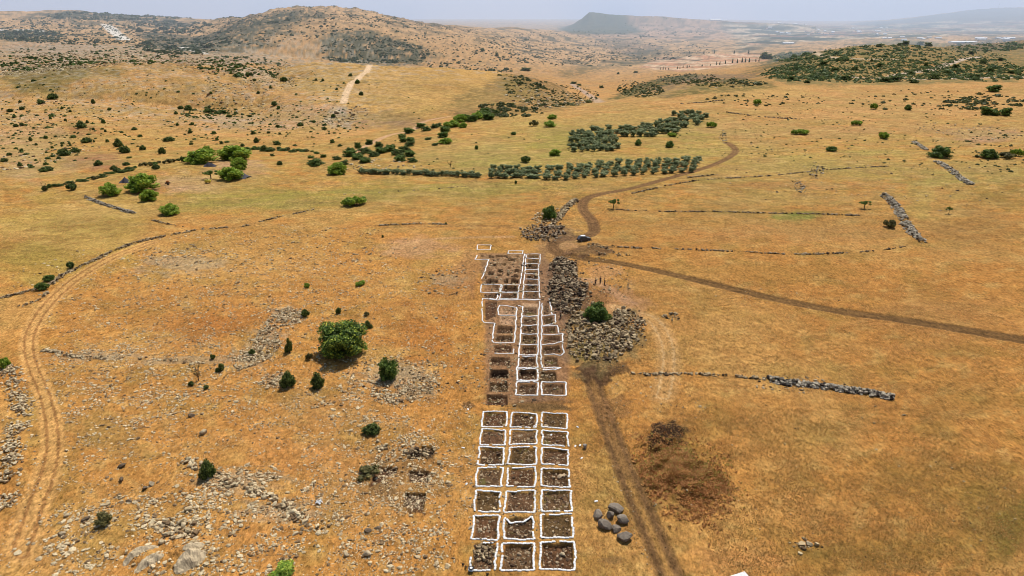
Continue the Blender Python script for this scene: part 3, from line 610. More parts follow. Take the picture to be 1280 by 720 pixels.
LIGHT = (lin(186,160,120), lin(226,204,164), lin(134,108,78)); DARKR = (lin(112,90,68), lin(192,168,132), lin(60,46,34)); MID = (lin(146,122,90), lin(202,178,138), lin(84,66,48)); GREYW = (lin(156,142,120), lin(200,186,162), lin(94,80,64))
def wall(pts, width, dens, size, label, tone=MID, height=.5, name='stone_wall', cat='stone wall'):
    _, _, _, L = line_pts(pts, width, 2)
    n = int(L*dens*1.5); x, y, off, _ = line_pts(pts, width, n); k_ = fbm(x/6, y/6, 71, 3) > rng.uniform(-.5, .35 if size < .42 else 0., n); x, y, off = x[k_], y[k_], off[k_]; n = len(x); size = size*.82
    sz = size*rng.uniform(.55, 1.35, n); hh = height*np.clip(1-np.abs(off)/(width+1e-6), 0, 1)*rng.uniform(.2, 1, n)
    return emit_rocks(name, [rock_cloud(x, y, sz, .15, .7, tone, zz=gz(x, y)+hh)], label, cat)
wall([(0,373),(30,366),(64,355),(80,343),(114,327),(138,316),(168,304),(208,295),(255,286)], .9, 9, .34, 'long low stone wall curving up the left side along the track', MID, .5)
wall([(262,286),(302,283),(330,276),(356,270),(393,262)], .6, 5, .34, 'broken low stone wall continuing toward the meadow behind the camp side', MID, .4)
wall([(107,247),(120,252),(134,257),(150,262),(168,267)], 1.1, 11, .42, 'thick grey stone wall below the camp trees', GREYW, .7)
wall([(185,274),(200,278),(228,284)], .5, 4, .34, 'short thin stone row joining the two left walls')
wall([(18,384),(35,380),(50,374),(60,366)], .6, 6, .34, 'short stone row just inside the bend of the left wall')
wall([(12,455),(18,485),(26,520),(18,560),(9,597),(2,640)], 1.9, 15, .30, 'wide tumbled stone bank along the left edge of the picture', LIGHT, .5)
wall([(55,438),(70,440),(81,443),(111,448),(134,447)], .6, 8, .36, 'short row of pale stones beside the left track', LIGHT, .4)
wall([(175,448),(205,450),(235,452),(262,456)], .9, 3, .34, 'sparse line of pale stones left of the twiggy bush', LIGHT, .2)
wall([(222,574),(248,581),(262,592),(285,604),(312,611),(339,624),(369,638),(383,655),(413,661)], 1.1, 9, .38, 'winding stone row in the lower left going down to the right', LIGHT, .4)
wall([(790,468),(830,468),(870,468),(934,472),(964,475)], .5, 5, .34, 'thin stone row leading right from the excavated soil', MID, .3)
wall([(960,474),(984,479),(1008,481),(1051,487),(1085,492),(1117,498)], 1.15, 26, .42, 'thick dark and pale stone wall lying across the right field', (lin(146,134,118),lin(196,182,158),lin(70,60,52)), .8)
wall([(1105,243),(1116,254),(1122,262),(1130,274),(1135,284),(1152,303)], 2.0, 11, .45, 'broad grey rubble wall on the right below a small shrub', GREYW, .9)
wall([(770,262),(810,264),(850,265),(905,265),(970,267),(1030,268),(1082,270)], .5, 2.6, .42, 'thin straight field wall with dark stones beyond the parked car', DARKR, .35)
wall([(765,309),(800,310),(860,312),(905,314),(930,315),(1000,318),(1080,315),(1140,307),(1152,305)], .5, 2.4, .4, 'long thin field wall below the first one on the right', DARKR, .3)
wall([(1171,202),(1180,207),(1188,212),(1200,222),(1214,231)], 1.8, 7, .6, 'grey rubble wall below the large right hand bush', GREYW, .6)
wall([(1142,177),(1150,182),(1158,188)], 1.3, 9, .6, 'short grey rubble wall above and left of the large right bush', GREYW, .6)
wall([(474,282),(510,280),(541,280),(574,282)], .6, 4, .38, 'low stone row behind the far end of the dig', MID, .3)
wall([(720,250),(712,258),(704,266),(696,276)], 1.5, 16, .45, 'stone bank running up beside the bend of the road', MID, .7)
wall([(880,168),(920,180),(860,222),(900,218)][2:], .7, 3, .45, 'faint stone row beside the upper road')
wall([(790,242),(870,226),(960,220),(1040,212),(1110,208)], .6, 1.8, .45, 'long faint stone row crossing the right meadow', DARKR, .3)
wall([(905,140),(950,146),(1000,149)], 1.2, 1.6, .7, 'low stone row high on the right meadow', DARKR, .4)
wall([(850,130),(880,128),(905,125)], 1.2, 1.6, .7, 'short stone row near the top of the meadow', DARKR, .4)
wall([(430,243),(520,238),(600,232)], .6, .8, .4, 'faint scattered stone row in front of the orchard', MID, .3)
def heap(pts, n, size, label, tone=DARKR, hgt=0., cat='rubble heap', name='rubble_heap'):
    q = np.array([P(*p) for p in smooth(pts, 4, True)]); x0, y0 = q.min(0); x1, y1 = q.max(0); X_, Y_ = [], []
    n = int(n*1.35)
    while len(X_) < n:
        x = rng.uniform(x0, x1, 4000); y = rng.uniform(y0, y1, 4000); ins = np.zeros(4000, bool)
        for k in range(len(q)):
            a, b = q[k-1], q[k]; ins ^= ((a[1] > y) != (b[1] > y)) & (x < (b[0]-a[0])*(y-a[1])/(b[1]-a[1]+1e-12)+a[0])
        ins &= (fbm(x/2.6, y/2.6, 77, 3) > rng.uniform(-.6, .55, 4000))
        sp_ = ins & (rng.random(4000) < .22); x = np.where(sp_, x+rng.normal(0, 1.1, 4000), x); y = np.where(sp_, y+rng.normal(0, 1.6, 4000), y)
        X_ += list(x[ins]); Y_ += list(y[ins])
    x = np.array(X_[:n]); y = np.array(Y_[:n]); sz = .64*size*np.exp(rng.normal(-.32, .6, n)).clip(.35, 2.0)
    return emit_rocks(name, [rock_cloud(x, y, sz, .35, .7, tone, zz=gz(x, y)+hgt*rng.random(n))], label, cat, None, None if name == 'rubble_heap' else 'stuff')
heap([(688,330),(700,324),(716,328),(722,342),(718,350),(700,352),(690,346)], 520, .42, 'dark stone heap beside the far ladder of white squares', DARKR, .5)
heap([(685,356),(700,350),(722,353),(735,360),(728,380),(722,392),(700,392),(688,380)], 950, .40, 'larger dark stone heap just below the first, left of the four visitors', DARKR, .5)
heap([(712,400),(728,392),(738,404),(762,402),(770,390),(795,392),(806,406),(798,430),(775,448),(752,455),(724,450),(710,440)], 1500, .40, 'broad stone heap spread around the round dark green bush', MID, .4)
heap([(652,290),(672,282),(704,284),(706,296),(690,302),(660,300)], 420, .42, 'brown stone heap behind the far end of the dig', (lin(140,116,90),lin(186,168,140),lin(80,62,48)), .5)
heap([(670,268),(694,262),(700,276),(682,284),(668,278)], 200, .4, 'pale stone heap around the bush by the road bend', LIGHT, .4)
heap([(346,392),(362,383),(378,392),(374,404),(350,412),(336,424),(318,432),(326,412)], 800, .27, 'grey rubble patch above and left of the large green tree', LIGHT, .1, 'stone patch', 'stone_patch')
heap([(318,436),(345,420),(352,432),(340,448),(318,458),(296,462),(294,450)], 600, .26, 'grey rubble patch below the first, left of the tall thin bush', LIGHT, .1, 'stone patch', 'stone_patch')
heap([(328,470),(350,466),(358,478),(340,486),(322,482)], 200, .26, 'small rubble patch by the two round bushes', LIGHT, .1, 'stone patch', 'stone_patch')
heap([(466,486),(490,478),(530,470),(556,486),(530,500),(490,504),(464,498)], 520, .24, 'pale rubble patch right of the dark two lobed bush', LIGHT, .1, 'stone patch', 'stone_patch')
heap([(1012,214),(1022,205),(1030,214),(1024,224),(1014,222)], 90, .36, 'small grey stone pile on the right meadow', GREYW, .3)
heap([(992,228),(1002,226),(1008,238),(998,242)], 90, .34, 'grey stone pile nearer than its neighbour on the right meadow', GREYW, .3)
heap([(900,168),(908,166),(908,178),(900,178)], 80, .36, 'grey stone pile at the top end of the winding road', GREYW, .3)
heap([(200,655),(215,648),(240,652),(246,668),(228,678),(205,672)], 90, .42, 'cluster of big pale stones in the lower left', LIGHT, .2, 'stone pile', 'stone_pile')
heap([(592,684),(602,680),(616,682),(616,700),(604,708),(594,700)], 110, .24, 'pile of stones filling the bottom left square of the near grid', MID, .2, 'stone pile', 'stone_pile')
heap([(740,300),(760,312),(790,318),(760,321),(735,314)], 140, .3, 'low bank of stones and soil beside the road junction', MID, .2, 'stone bank', 'stone_bank')
heap([(985,680),(1000,677),(1024,682),(1030,686),(1000,688)], 16, .4, 'few flat grey stones in the lower right grass', LIGHT, .0, 'stones', 'stone_pile')
heap([(828,395),(840,390),(850,394),(846,400),(832,400)], 40, .35, 'small scatter of stones right of the pale track', MID, .1, 'stones', 'stone_pile')
heap([(505,566),(530,560),(548,566),(536,574),(508,572)], 90, .34, 'dark stones around a small dug hole left of the near grid', MID, .2, 'stone pile', 'stone_pile')
heap([(470,560),(500,545),(520,552),(500,575),(478,580)], 150, .26, 'loose pale stones below the small dark bush', LIGHT, .1, 'stone patch', 'stone_patch')
# scattered stones over the dry ground (uncountable)
def scatter(spec):
    parts = []
    for (px, py, rx, ry, n, size, tone) in spec:
        # even on the ground: sample in the patch's own ellipse
        cxy = np.array(P(px, py)); m1 = rx*mpp(px, py); yb = P(px, py+ry)[1] if py+ry < 800 else P(px, 780)[1]; yt = P(px, py-ry)[1]
        a = rng.uniform(0, 2*np.pi, n*3); r = np.sqrt(rng.random(n*3))
        x = cxy[0]+m1*r*np.cos(a); ry_ = np.where(np.sin(a) > 0, yt-cxy[1], cxy[1]-yb); y = cxy[1]+ry_*r*np.sin(a)
        k = fbm(x/5, y/5, 88, 3)+.5*fbm(x/1.3, y/1.3, 89, 2) > rng.uniform(-.5, .5, len(x)); x, y = x[k][:n], y[k][:n]
        k = np.array([NAMES[q][0] not in ('dirt_road', 'dirt_track') for q in LAB[np.clip(np.searchsorted(tg, x/y), 0, len(tg)-1), np.clip(np.searchsorted(Dg, y), 0, len(Dg)-1)]]) | (rng.random(len(x)) < .12); x, y = x[k], y[k]
        sz = (size*np.exp(rng.normal(-.3, .5, len(x)))).clip(.03, size*1.9); parts.append(rock_cloud(x, y, sz, .1, .55, tone, jit=.2))
    return parts
sc = [(300,600,280,120,2600,.17,LIGHT),(200,680,200,60,1100,.22,LIGHT),(330,420,260,100,1900,.2,LIGHT),(300,620,290,130,7000,.09,LIGHT),(330,430,270,110,9000,.13,LIGHT),(280,360,200,80,3500,.17,LIGHT),(180,470,140,60,2500,.15,LIGHT),(500,600,100,130,3000,.09,LIGHT),(250,340,230,50,1100,.24,LIGHT),(490,560,110,110,1300,.16,LIGHT),(120,520,110,60,700,.2,LIGHT),(380,660,180,60,1000,.17,LIGHT),
      (300,600,60,20,500,.19,LIGHT),(240,640,80,30,600,.2,LIGHT),(120,445,60,8,160,.22,LIGHT),(225,320,70,14,400,.26,LIGHT),(90,660,50,50,260,.19,LIGHT),(500,590,60,50,900,.15,LIGHT),(500,470,70,26,400,.22,MID),(1000,480,60,12,80,.22,MID),(820,500,60,30,100,.18,MID),
      (560,350,40,20,150,.3,MID),(400,310,120,26,350,.26,MID),(1050,600,220,110,160,.14,MID),(770,560,14,60,260,.1,MID),(810,660,20,60,260,.1,MID),(960,372,90,14,120,.14,MID),(750,350,40,30,260,.24,MID),(720,400,30,50,260,.24,MID),
      (1220,165,60,12,160,.45,LIGHT),(1050,225,180,40,260,.3,MID),(1000,180,200,40,160,.35,MID),(630,470,60,40,350,.2,MID),(640,610,60,100,900,.13,MID),(645,440,40,60,500,.2,MID),(640,345,40,25,350,.3,MID),(450,500,60,40,300,.22,LIGHT),(520,690,60,30,300,.2,LIGHT)]
emit_rocks('loose_stones', scatter(sc), 'loose pale stones scattered over the dry ground left of the dig and around it', 'stones', None, 'stuff')
sc = [(60,88,90,12,2200,.85,LIGHT),(200,86,110,10,2600,.85,LIGHT),(160,70,160,8,1500,1.1,LIGHT),(290,102,60,16,1400,.65,LIGHT),(330,125,40,14,500,.5,LIGHT),(320,120,50,14,300,.9,LIGHT),(40,150,60,50,300,.7,LIGHT),(120,70,140,10,500,1.3,LIGHT),(280,145,60,12,160,.7,LIGHT),(380,150,80,16,200,.6,LIGHT),(425,148,20,9,110,.9,LIGHT),(30,200,50,20,200,.6,LIGHT),(680,125,50,12,300,1.0,LIGHT),(480,205,60,8,120,.6,LIGHT),(840,105,50,8,260,1.0,MID)]
emit_rocks('hillside_rocks', scatter(sc), 'pale limestone outcrops strewn over the left hillside', 'rocks', None, 'stuff')
parts = []
for (q, dep, lab) in PITS:
    if 'room' in lab: continue
    a = np.array([P(*p) for p in q]); n = int(60*random.uniform(.5, 1.7)) if 'near grid' in lab else 34
    u, v = rng.uniform(.08, .92, (n, 1)), rng.uniform(.08, .92, (n, 1)); xy = (a[0]*(1-u)+a[1]*u)*(1-v)+(a[3]*(1-u)+a[2]*u)*v
    parts.append(rock_cloud(xy[:, 0], xy[:, 1], .15*np.exp(rng.normal(-.2, .45, n)), .1, .6, (lin(150,126,98), lin(196,170,136), lin(96,74,56))))
emit_rocks('pit_stones', parts, 'stones left lying on the dark floors of the dug squares', 'stones', None, 'stuff')
# bedrock slabs, lower left
def slab(pts, w, label):
    q = smooth(pts, 6); a = np.array([P(*p) for p in q]); n = len(a); m = 7
    tg_ = np.gradient(a, axis=0); tg_ /= np.hypot(*tg_.T)[:, None]; nr = np.stack([-tg_[:, 1], tg_[:, 0]], 1)
    V = []
    for i in range(n):
        e = math.sin(math.pi*(i+.3)/(n-.4))**.6
        for j in range(m):
            u = -1+2*j/(m-1); hgt = e*(.75*(1-abs(u)**2.4)*(1+.25*math.sin(i*.9+j))+.12*random.random()) - .12
            p = a[i]+nr[i]*u*w*e*(1+.15*random.random()); V.append((p[0], p[1], float(gz(p[0], p[1]))+hgt*w*.7))
    Fq = [[i*m+j, (i+1)*m+j, (i+1)*m+j+1, i*m+j+1] for i in range(n-1) for j in range(m-1)]
    c = np.array([lin(196,174,140)*random.uniform(.75, 1.15) for _ in V])
    tag(mesh_np('bedrock_outcrop', V, Fq, M_STONE, None, c), label, 'rock outcrop')
slab([(154,708),(165,698),(180,690),(198,684)], .8, 'long narrow grey rock ridge in the lower left corner area, upper one')
slab([(168,716),(182,706),(196,700),(206,697)], .8, 'grey rock ridge just below the narrow one in the lower left')
slab([(220,718),(232,706),(246,698),(258,694)], 1.6, 'broad pale grey bedrock slab at the bottom left')
slab([(230,694),(242,687),(256,682)], .8, 'dark lipped rock ledge above the broad pale slab')
# single boulders
def boulder(px, py, wpx, label, group=None, tone=(118,110,104), hf=.75):
    x, y = P(px, py); r = wpx*mpp(px, py)/2*(1 if group else .8)
    v, f, c = rock_cloud(np.array([0.]), np.array([1.]), np.array([1.]), 0, hf, (lin(*tone), lin(*tone)*1.15, lin(*tone)), True, zz=np.zeros(1))
    v = v-v.mean(0); v *= r; v[:, 2] -= v[:, 2].min()
    o = mesh_np('boulder', v, f, M_STONE, None, c); o.location = (x, y, float(gz(x, y))-.25*r)
    return tag(o, label, 'boulder', group)
G = 'boulders heaped beside the wheel track'
for a in [(769.5,637,17,'topmost of the heaped grey boulders beside the wheel track'),(747,646,17,'leftmost dark faced boulder of the heap beside the track'),(763,646,12,'small boulder in the middle of the heap beside the track'),
          (778,652,15,'right hand boulder of the heap, nearest the track'),(756,659,17,'lower left boulder of the heap with its dark side forward'),(770,663,12,'wedged boulder between the lower left and lowest ones of the heap'),(780.5,674,19,'lowest and biggest boulder of the heap beside the track')]:
    boulder(a[0], a[1], a[2]*1.18, a[3], G, (140,126,110), .85)
boulder(731,560,11,'lone grey boulder right of the near grid with white scraps beside it', None, (150,140,130), .9)
for a in [(181,611,13,'dark boulder of a close pair in the lower left'),(190,606,9,'smaller boulder of the close pair in the lower left'),(152,583,13,'isolated dark boulder above the close pair'),(152,601,13,'flat dark boulder below the isolated one'),(84,645,15,'pale grey boulder near the left track'),(161,627,12,'low dark stone left of the pale rubble'),(78,668,12,'slanting pale boulder low on the left'),(108,650,14,'dark boulder beside the olive coloured shrub'),
          (255,542,18,'long flat pale boulder left of the round bush'),(232,494,12,'grey boulder between the twiggy bush and the long flat boulder'),(240,520,11,'dark boulder under the grey one'),(588,660,9,'white stone on the left rim of the near grid'),(600,661,12,'big pale stone in the sixth square of the left column'),
          (703,690,13,'brown boulder inside the bottom right square'),(693,484,6,'grey boulder inside the last square of the upper dig'),(1130,519,9,'pale stone right of the end of the thick wall'),(1011,681,14,'flat grey boulder in the lower right grass'),(460,664,13,'pale stone by the dark hollow left of the near grid'),(472,660,10,'second pale stone by the dark hollow'),(459,694,15,'flat stone at the bottom left of the near grid'),(433,695,12,'stone near the bottom left of the flat one')]:
    boulder(a[0], a[1], a[2], a[3], None, (182,162,130) if 'dark' not in a[3] else (116,98,78), .6)

# ------------------------------------------------------------------ sandbags
def bag_mesh():
    V, Fc = [], []; nl, nr_ = 7, 8
    for i in range(nl):
        u = -1+2*i/(nl-1); e = (1-abs(u)**4)**.5 if abs(u) < 1 else .35
        e = max(e, .45)
        for k in range(nr_):
            a = 2*math.pi*k/nr_; w = 1-.12*math.cos(3*u)
            V.append((u*.31, .182*e*w*math.cos(a), .09*e*(1+.15*random.random())*math.sin(a)+.07))
    for i in range(nl-1):
        for k in range(nr_): Fc.append([i*nr_+k, i*nr_+(k+1)%nr_, (i+1)*nr_+(k+1)%nr_, (i+1)*nr_+k])
    V.append((-.31, 0, .07)); V.append((.31, 0, .07))
    for k in range(nr_):
        Fc.append([nl*nr_, (k+1)%nr_, k, k]); Fc.append([nl*nr_+1, (nl-1)*nr_+k, (nl-1)*nr_+(k+1)%nr_, (nl-1)*nr_+(k+1)%nr_])
    return V, Fc
def mesh_py(name, V, Fc, mat, smooth_=True):
    me = bpy.data.meshes.new(name); Fc = [tuple(dict.fromkeys(f)) for f in Fc]; me.from_pydata([tuple(map(float, v)) for v in V], [], Fc); me.materials.append(mat)
    me.polygons.foreach_set('use_smooth', [smooth_]*len(me.polygons)); me.update(); return me
BAGV, BAGF = bag_mesh(); BAGM = [mesh_py('sandbag', [(v[0]*random.uniform(.94, 1.06), v[1]*random.uniform(.9, 1.1), v[2]*random.uniform(.9, 1.1)) for v in BAGV], BAGF, M_BAG) for _ in range(4)]
BAGQ = np.array([(f+[f[-1]])[:4] for f in BAGF])
BAGTRI = np.concatenate([BAGQ[:, [0,1,2]], BAGQ[:, [0,2,3]]]); BAGTRI = BAGTRI[(BAGTRI[:,0] != BAGTRI[:,1]) & (BAGTRI[:,1] != BAGTRI[:,2]) & (BAGTRI[:,0] != BAGTRI[:,2])]
def bag_spots(pts, closed, skip=0.):
    q = [P(*p) for p in pts]
    if closed: q.append(q[0])
    out = []
    for a, b in zip(q[:-1], q[1:]):
        L = math.hypot(b[0]-a[0], b[1]-a[1]); n = max(1, round(L/.56)); an = math.atan2(b[1]-a[1], b[0]-a[0]); ph = random.uniform(0, 6)
        for k in range(n):
            if random.random() < skip: continue
            u = (k+.5)/n; w = .07*math.sin(ph+k*.7)+random.gauss(0, .035)
            out.append((a[0]+(b[0]-a[0])*u-math.sin(an)*w, a[1]+(b[1]-a[1])*u+math.cos(an)*w, an+random.gauss(0, .09), L/n/.6))
    return out
for n_, (pts, closed, lab, indiv) in enumerate(BORD):
    if n_ == 6: # bottom left square: its upper left is open
        pts = [pts[0], pts[1], pts[2], pts[3], (pts[3][0]+1.5, pts[3][1]-17)]; pts = [((pts[0][0]+12), pts[0][1]+.5)]+pts[1:]; closed = False
    if n_ == 12: # the messy middle square: bags slumped inward
        a, b, c, d = pts; pts = [(a[0]+3, a[1]+1), (a[0]+8, a[1]+7), (a[0]+18, a[1]+5.5), (b[0]-13, b[1]+8), (b[0]-3, b[1]-1), (b[0], b[1]+4), b, c, d, a]; pts = pts[:4]+[(b[0]-3,b[1]+1), (b[0]-1, b[1]+8), c, d, (a[0]+.5, a[1]+3), (a[0]+3, a[1]+1)]; closed = False
    sp = bag_spots(pts, closed, .035 if indiv else .02)
    cx = sum(s[0] for s in sp)/len(sp); cy = sum(s[1] for s in sp)/len(sp)
    if indiv:
        root = tag(empty('sandbag_border', (cx, cy, float(gz(cx, cy)))), lab, 'sandbag border', 'white sandbag borders of the near grid')
        for (x, y, a, sl) in sp:
            o = bpy.data.objects.new('sandbag', random.choice(BAGM)); COL.objects.link(o); o.parent = root
            zc = max(float(gz(x, y)), float(gz(x, y, Z0))-.1)
            o.location = (x-cx, y-cy, zc-.02-root.location.z); o.rotation_euler = (random.gauss(0, .06), random.gauss(0, .06), a); o.scale = (sl*1.02, random.uniform(.9, 1.12), random.uniform(.9, 1.15))
    else:
        B = np.array(BAGV); Vs, Fs = [], []
        for k, (x, y, a, sl) in enumerate(sp):
            b = B*[sl*1.03, random.uniform(.9, 1.1), random.uniform(.9, 1.15)]; ca, sa = math.cos(a), math.sin(a)
            zc = max(float(gz(x, y)), float(gz(x, y, Z0))-.1)
            Vs.append(np.stack([b[:, 0]*ca-b[:, 1]*sa+x, b[:, 0]*sa+b[:, 1]*ca+y, b[:, 2]+zc-.02], 1)); Fs.append(BAGTRI+k*len(B))
        tag(mesh_np('sandbag_border', np.concatenate(Vs), np.concatenate(Fs), M_BAG, None, None, True), lab, 'sandbag border', 'white sandbag borders of the upper dig')
# loose bags
for (px, py, lab) in [(664,521,'loose white bag inside the top square of the middle column'),(668,531,'loose white bag by the lower right corner of the top middle square'),(689,542,'loose white bag inside the second square of the right column'),(719,558,'white bag left of the lone boulder'),(725,557,'smaller white bag touching the lone boulder'),(727,573,'white scrap on the grass under the lone boulder'),(745,627,'white bag just above the boulder heap'),(722,534,'white scrap right of the top right square'),(585,512,'white bag on the dark trench edge between the two grids'),(579,560,'white scrap left of the third square'),(583,605,'pale white scrap left of the fourth square')]:
    x, y = P(px, py); o = bpy.data.objects.new('sandbag', random.choice(BAGM)); COL.objects.link(o); o.location = (x, y, float(gz(x, y))-.01); o.rotation_euler = (0, 0, random.uniform(0, 3)); tag(o, lab, 'sandbag')
# crumpled white sheet
def crumple(px, py, w, l, h, lab, name='white_sheet', cat='sheet', rz=0, flat=False):
    x0, y0 = P(px, py); n = 12; V, Fc = [], []
    for i in range(n):
        for j in range(n):
            u, v = i/(n-1)-.5, j/(n-1)-.5
            r = 1+.3*math.sin(5*math.atan2(v, u)+1)
            V.append((u*w*(1 if flat else r), v*l*(1 if flat else r), (.02 if flat else 0)+h*(.5+.5*float(perlin(u*5+px, v*5+py, 3)))))
    for i in range(n-1):
        for j in range(n-1): Fc.append([i*n+j, (i+1)*n+j, (i+1)*n+j+1, i*n+j+1])
    o = bpy.data.objects.new(name, mesh_py(name, V, Fc, M_BAG, False)); COL.objects.link(o); o.location = (x0, y0, float(gz(x0, y0))+.05); o.rotation_euler = (0, 0, rz); tag(o, lab, cat)
crumple(399,629,.9,.9,.5,'crumpled white plastic sheet lying on the dry grass in the lower left centre')
crumple(924,722,2.6,1.2,.06,'white board lying at the bottom edge of the picture, right of centre','white_board','board',.35,True)

# ------------------------------------------------------------------ vegetation
BRIGHT = (lin(140,164,48,1), lin(98,128,40,1), lin(176,188,72,1)); DARKG = (lin(96,112,50,.95), lin(66,82,38,.95), lin(132,142,72,.95)); OLV = (lin(136,146,98,1), lin(104,116,76,1), lin(168,172,126,1)); MIDG = (lin(104,128,52,.9), lin(74,96,40,.9), lin(138,156,70,.9)); DRYG = (lin(128,120,66), lin(96,92,50), lin(156,142,84))
def leaf_cloud(clumps, n, size, pal, flatz=.8):
    """clumps: rows cx,cy,cz,r ; leaves on and inside the lumps"""
    cl = np.array(clumps); w = cl[:, 3]**2; k = rng.choice(len(cl), n, p=w/w.sum())
    d = rng.normal(size=(n, 3)); d /= np.linalg.norm(d, axis=1, keepdims=True)
    r = cl[k, 3]*np.clip(1-np.abs(rng.normal(0, .22, n)), .2, 1.15)
    c = cl[k, :3]+d*r[:, None]*[1, 1, flatz]
    c[:, 2] = np.maximum(c[:, 2], .05)
    nrm = d+rng.normal(0, .55, (n, 3)); nrm /= np.linalg.norm(nrm, axis=1, keepdims=True)
    a = np.cross(nrm, rng.normal(size=(n, 3))); a /= np.linalg.norm(a, axis=1, keepdims=True); b = np.cross(nrm, a)
    s = size*rng.uniform(.6, 1.35, (n, 1))
    V = np.stack([c-a*s, c-b*s*.55, c+a*s, c+b*s*.55], 1).reshape(-1, 3)
    cc = rng.random((len(cl), 1))
    base = pal[1]*(1-cc)+pal[0]*cc; base = base[k]; hi = rng.random((n, 1))
    base = np.where(hi > .72, pal[2], base)*rng.uniform(.75, 1.2, (n, 1))
    return V, np.arange(4*n).reshape(-1, 4), np.repeat(base, 4, 0)
def limb(p0, p1, r0, r1, seg=5, sides=6, bend=.1):
    p0, p1 = np.array(p0, float), np.array(p1, float); V, Fc = [], []; bd = rng.normal(0, bend, 3)*np.linalg.norm(p1-p0)
    for i in range(seg+1):
        u = i/seg; c = p0+(p1-p0)*u+bd*math.sin(math.pi*u); r = r0+(r1-r0)*u
        for k in range(sides): a = 2*math.pi*k/sides; V.append(c+[r*math.cos(a), r*math.sin(a), 0])
    for i in range(seg):
        for k in range(sides): Fc.append([i*sides+k, i*sides+(k+1)%sides, (i+1)*sides+(k+1)%sides, (i+1)*sides+k])
    return V, Fc
def branches(lims):
    V, Fc = [], []
    for l in lims:
        v, f = limb(*l); Fc += [[q+len(V) for q in g] for g in f]; V += list(v)
    return V, Fc
def make_plant(name, kind, pal, leaves, leafsz, seed):
    """unit plant: crown about 1 wide and (kind) tall; origin at the base"""
    global rng
    keep = rng; rng = np.random.default_rng(seed)
    root = empty(name, (0, 0, 0))
    cl = []
    if kind == 'tree':        # broad crown to the ground, lumpy
        for k in range(44):
            a = k*2.4+rng.uniform(-.4, .4); r = .36*math.sqrt(rng.uniform(0, 1)); z = rng.uniform(.1, .74)*(1-.6*r); r *= 1.08; cl.append((r*math.cos(a), r*math.sin(a), z, rng.uniform(.08, .17)))
        lims = [((0,0,-.05),(0.02,0,.3),.045,.03)]+[((0,0,.12),tuple(c[:3]),.022,.006) for c in cl[:9]]
        flat = .85
    elif kind == 'round':
        for k in range(34):
            a = k*2.4; e = math.asin(min(.02+(k+.5)/34, 1)); r = .34*math.cos(e)*rng.uniform(.45, 1.25); cl.append((r*math.cos(a), r*math.sin(a), .08+.42*math.sin(e)*rng.uniform(.72, 1.15), rng.uniform(.08, .17)))
        lims = [((0,0,-.05),tuple(c[:3]),.02,.006) for c in cl[:8]]; flat = .95
    elif kind == 'olive':
        for k in range(12):
            a = rng.uniform(0, 6.28); r = rng.uniform(.05, .32); z = rng.uniform(.22, .76); cl.append((r*math.cos(a), r*math.sin(a), z, rng.uniform(.13, .21)))
        lims = [((0,0,-.05),(0,0.02,.36),.05,.035)]+[((0,0,.3),tuple(c[:3]),.024,.008) for c in cl[:5]]
        flat = .9
    elif kind == 'umbrella':
        for k in range(14):
            a = rng.uniform(0, 6.28); r = rng.uniform(.02, .38); cl.append((r*math.cos(a), r*math.sin(a), .5+rng.uniform(-.05, .12)-r*.2, rng.uniform(.09, .14)))
        lims = [((0,0,-.05),(0,0,.35),.03,.022)]+[((0,0,.3),tuple(c[:3]),.014,.005) for c in cl[:5]]
        flat = .7
    elif kind == 'shrub':
        for k in range(15):
            a = rng.uniform(0, 6.28); r = rng.uniform(0, .32); cl.append((r*math.cos(a), r*math.sin(a), rng.uniform(.15, .5)*(1-.6*r), rng.uniform(.12, .2)))
        lims = [((0,0,-.05),tuple(c[:3]),.02,.006) for c in cl[:6]]
        flat = .9
    elif kind == 'low':
        for k in range(12):
            a = rng.uniform(0, 6.28); r = rng.uniform(.02, .38); cl.append((r*math.cos(a), r*.8*math.sin(a), .14*(1-r)+.04, rng.uniform(.08, .15)))
        lims = [((0,0,-.03),tuple(c[:3]),.012,.005) for c in cl[:5]]
        flat = .8
    elif kind == 'column':
        for k in range(14):
            z = .12+k*.06+rng.uniform(-.03, .03); a = rng.uniform(0, 6.28); r = .05; cl.append((r*math.cos(a), r*math.sin(a), z, (.17*(1-z*.75)+.03)))
        lims = [((0,0,-.05),(0,0,.8),.03,.01)]
        flat = 1.3
    elif kind == 'bare':
        for k in range(9):
            a = rng.uniform(0, 6.28); r = rng.uniform(.1, .38); cl.append((r*math.cos(a), r*math.sin(a), rng.uniform(.25, .75), .07))
        lims = [((0,0,-.05),(0,0,.25),.03,.02)]+[((0,0,.15),tuple(c[:3]),.018,.005) for c in cl]+[(tuple(c[:3]),(c[0]*1.4,c[1]*1.4,c[2]+.15),.008,.002) for c in cl]
        flat = 1
    v, f, c = leaf_cloud(cl, leaves, leafsz, pal, flat)
    core = []
    if kind not in ('bare', 'umbrella'):   # dense inner foliage, coloured darker as shade inside the crown
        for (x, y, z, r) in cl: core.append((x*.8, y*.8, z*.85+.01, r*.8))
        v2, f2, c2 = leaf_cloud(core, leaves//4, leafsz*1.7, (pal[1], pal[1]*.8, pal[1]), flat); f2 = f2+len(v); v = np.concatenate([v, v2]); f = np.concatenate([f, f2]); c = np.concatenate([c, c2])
    cr = mesh_np('crown' if kind in ('tree','olive','umbrella','column') else 'foliage', v, f, M_LEAF, root, c)
    V, Fc = branches(lims); o = mesh_np('trunk' if kind in ('tree','olive','umbrella','column') else 'stem', V, Fc, M_BARK, root, None, True)
    rng = keep; return root
PROTO = {}
def proto(key):
    return PROTO[key]
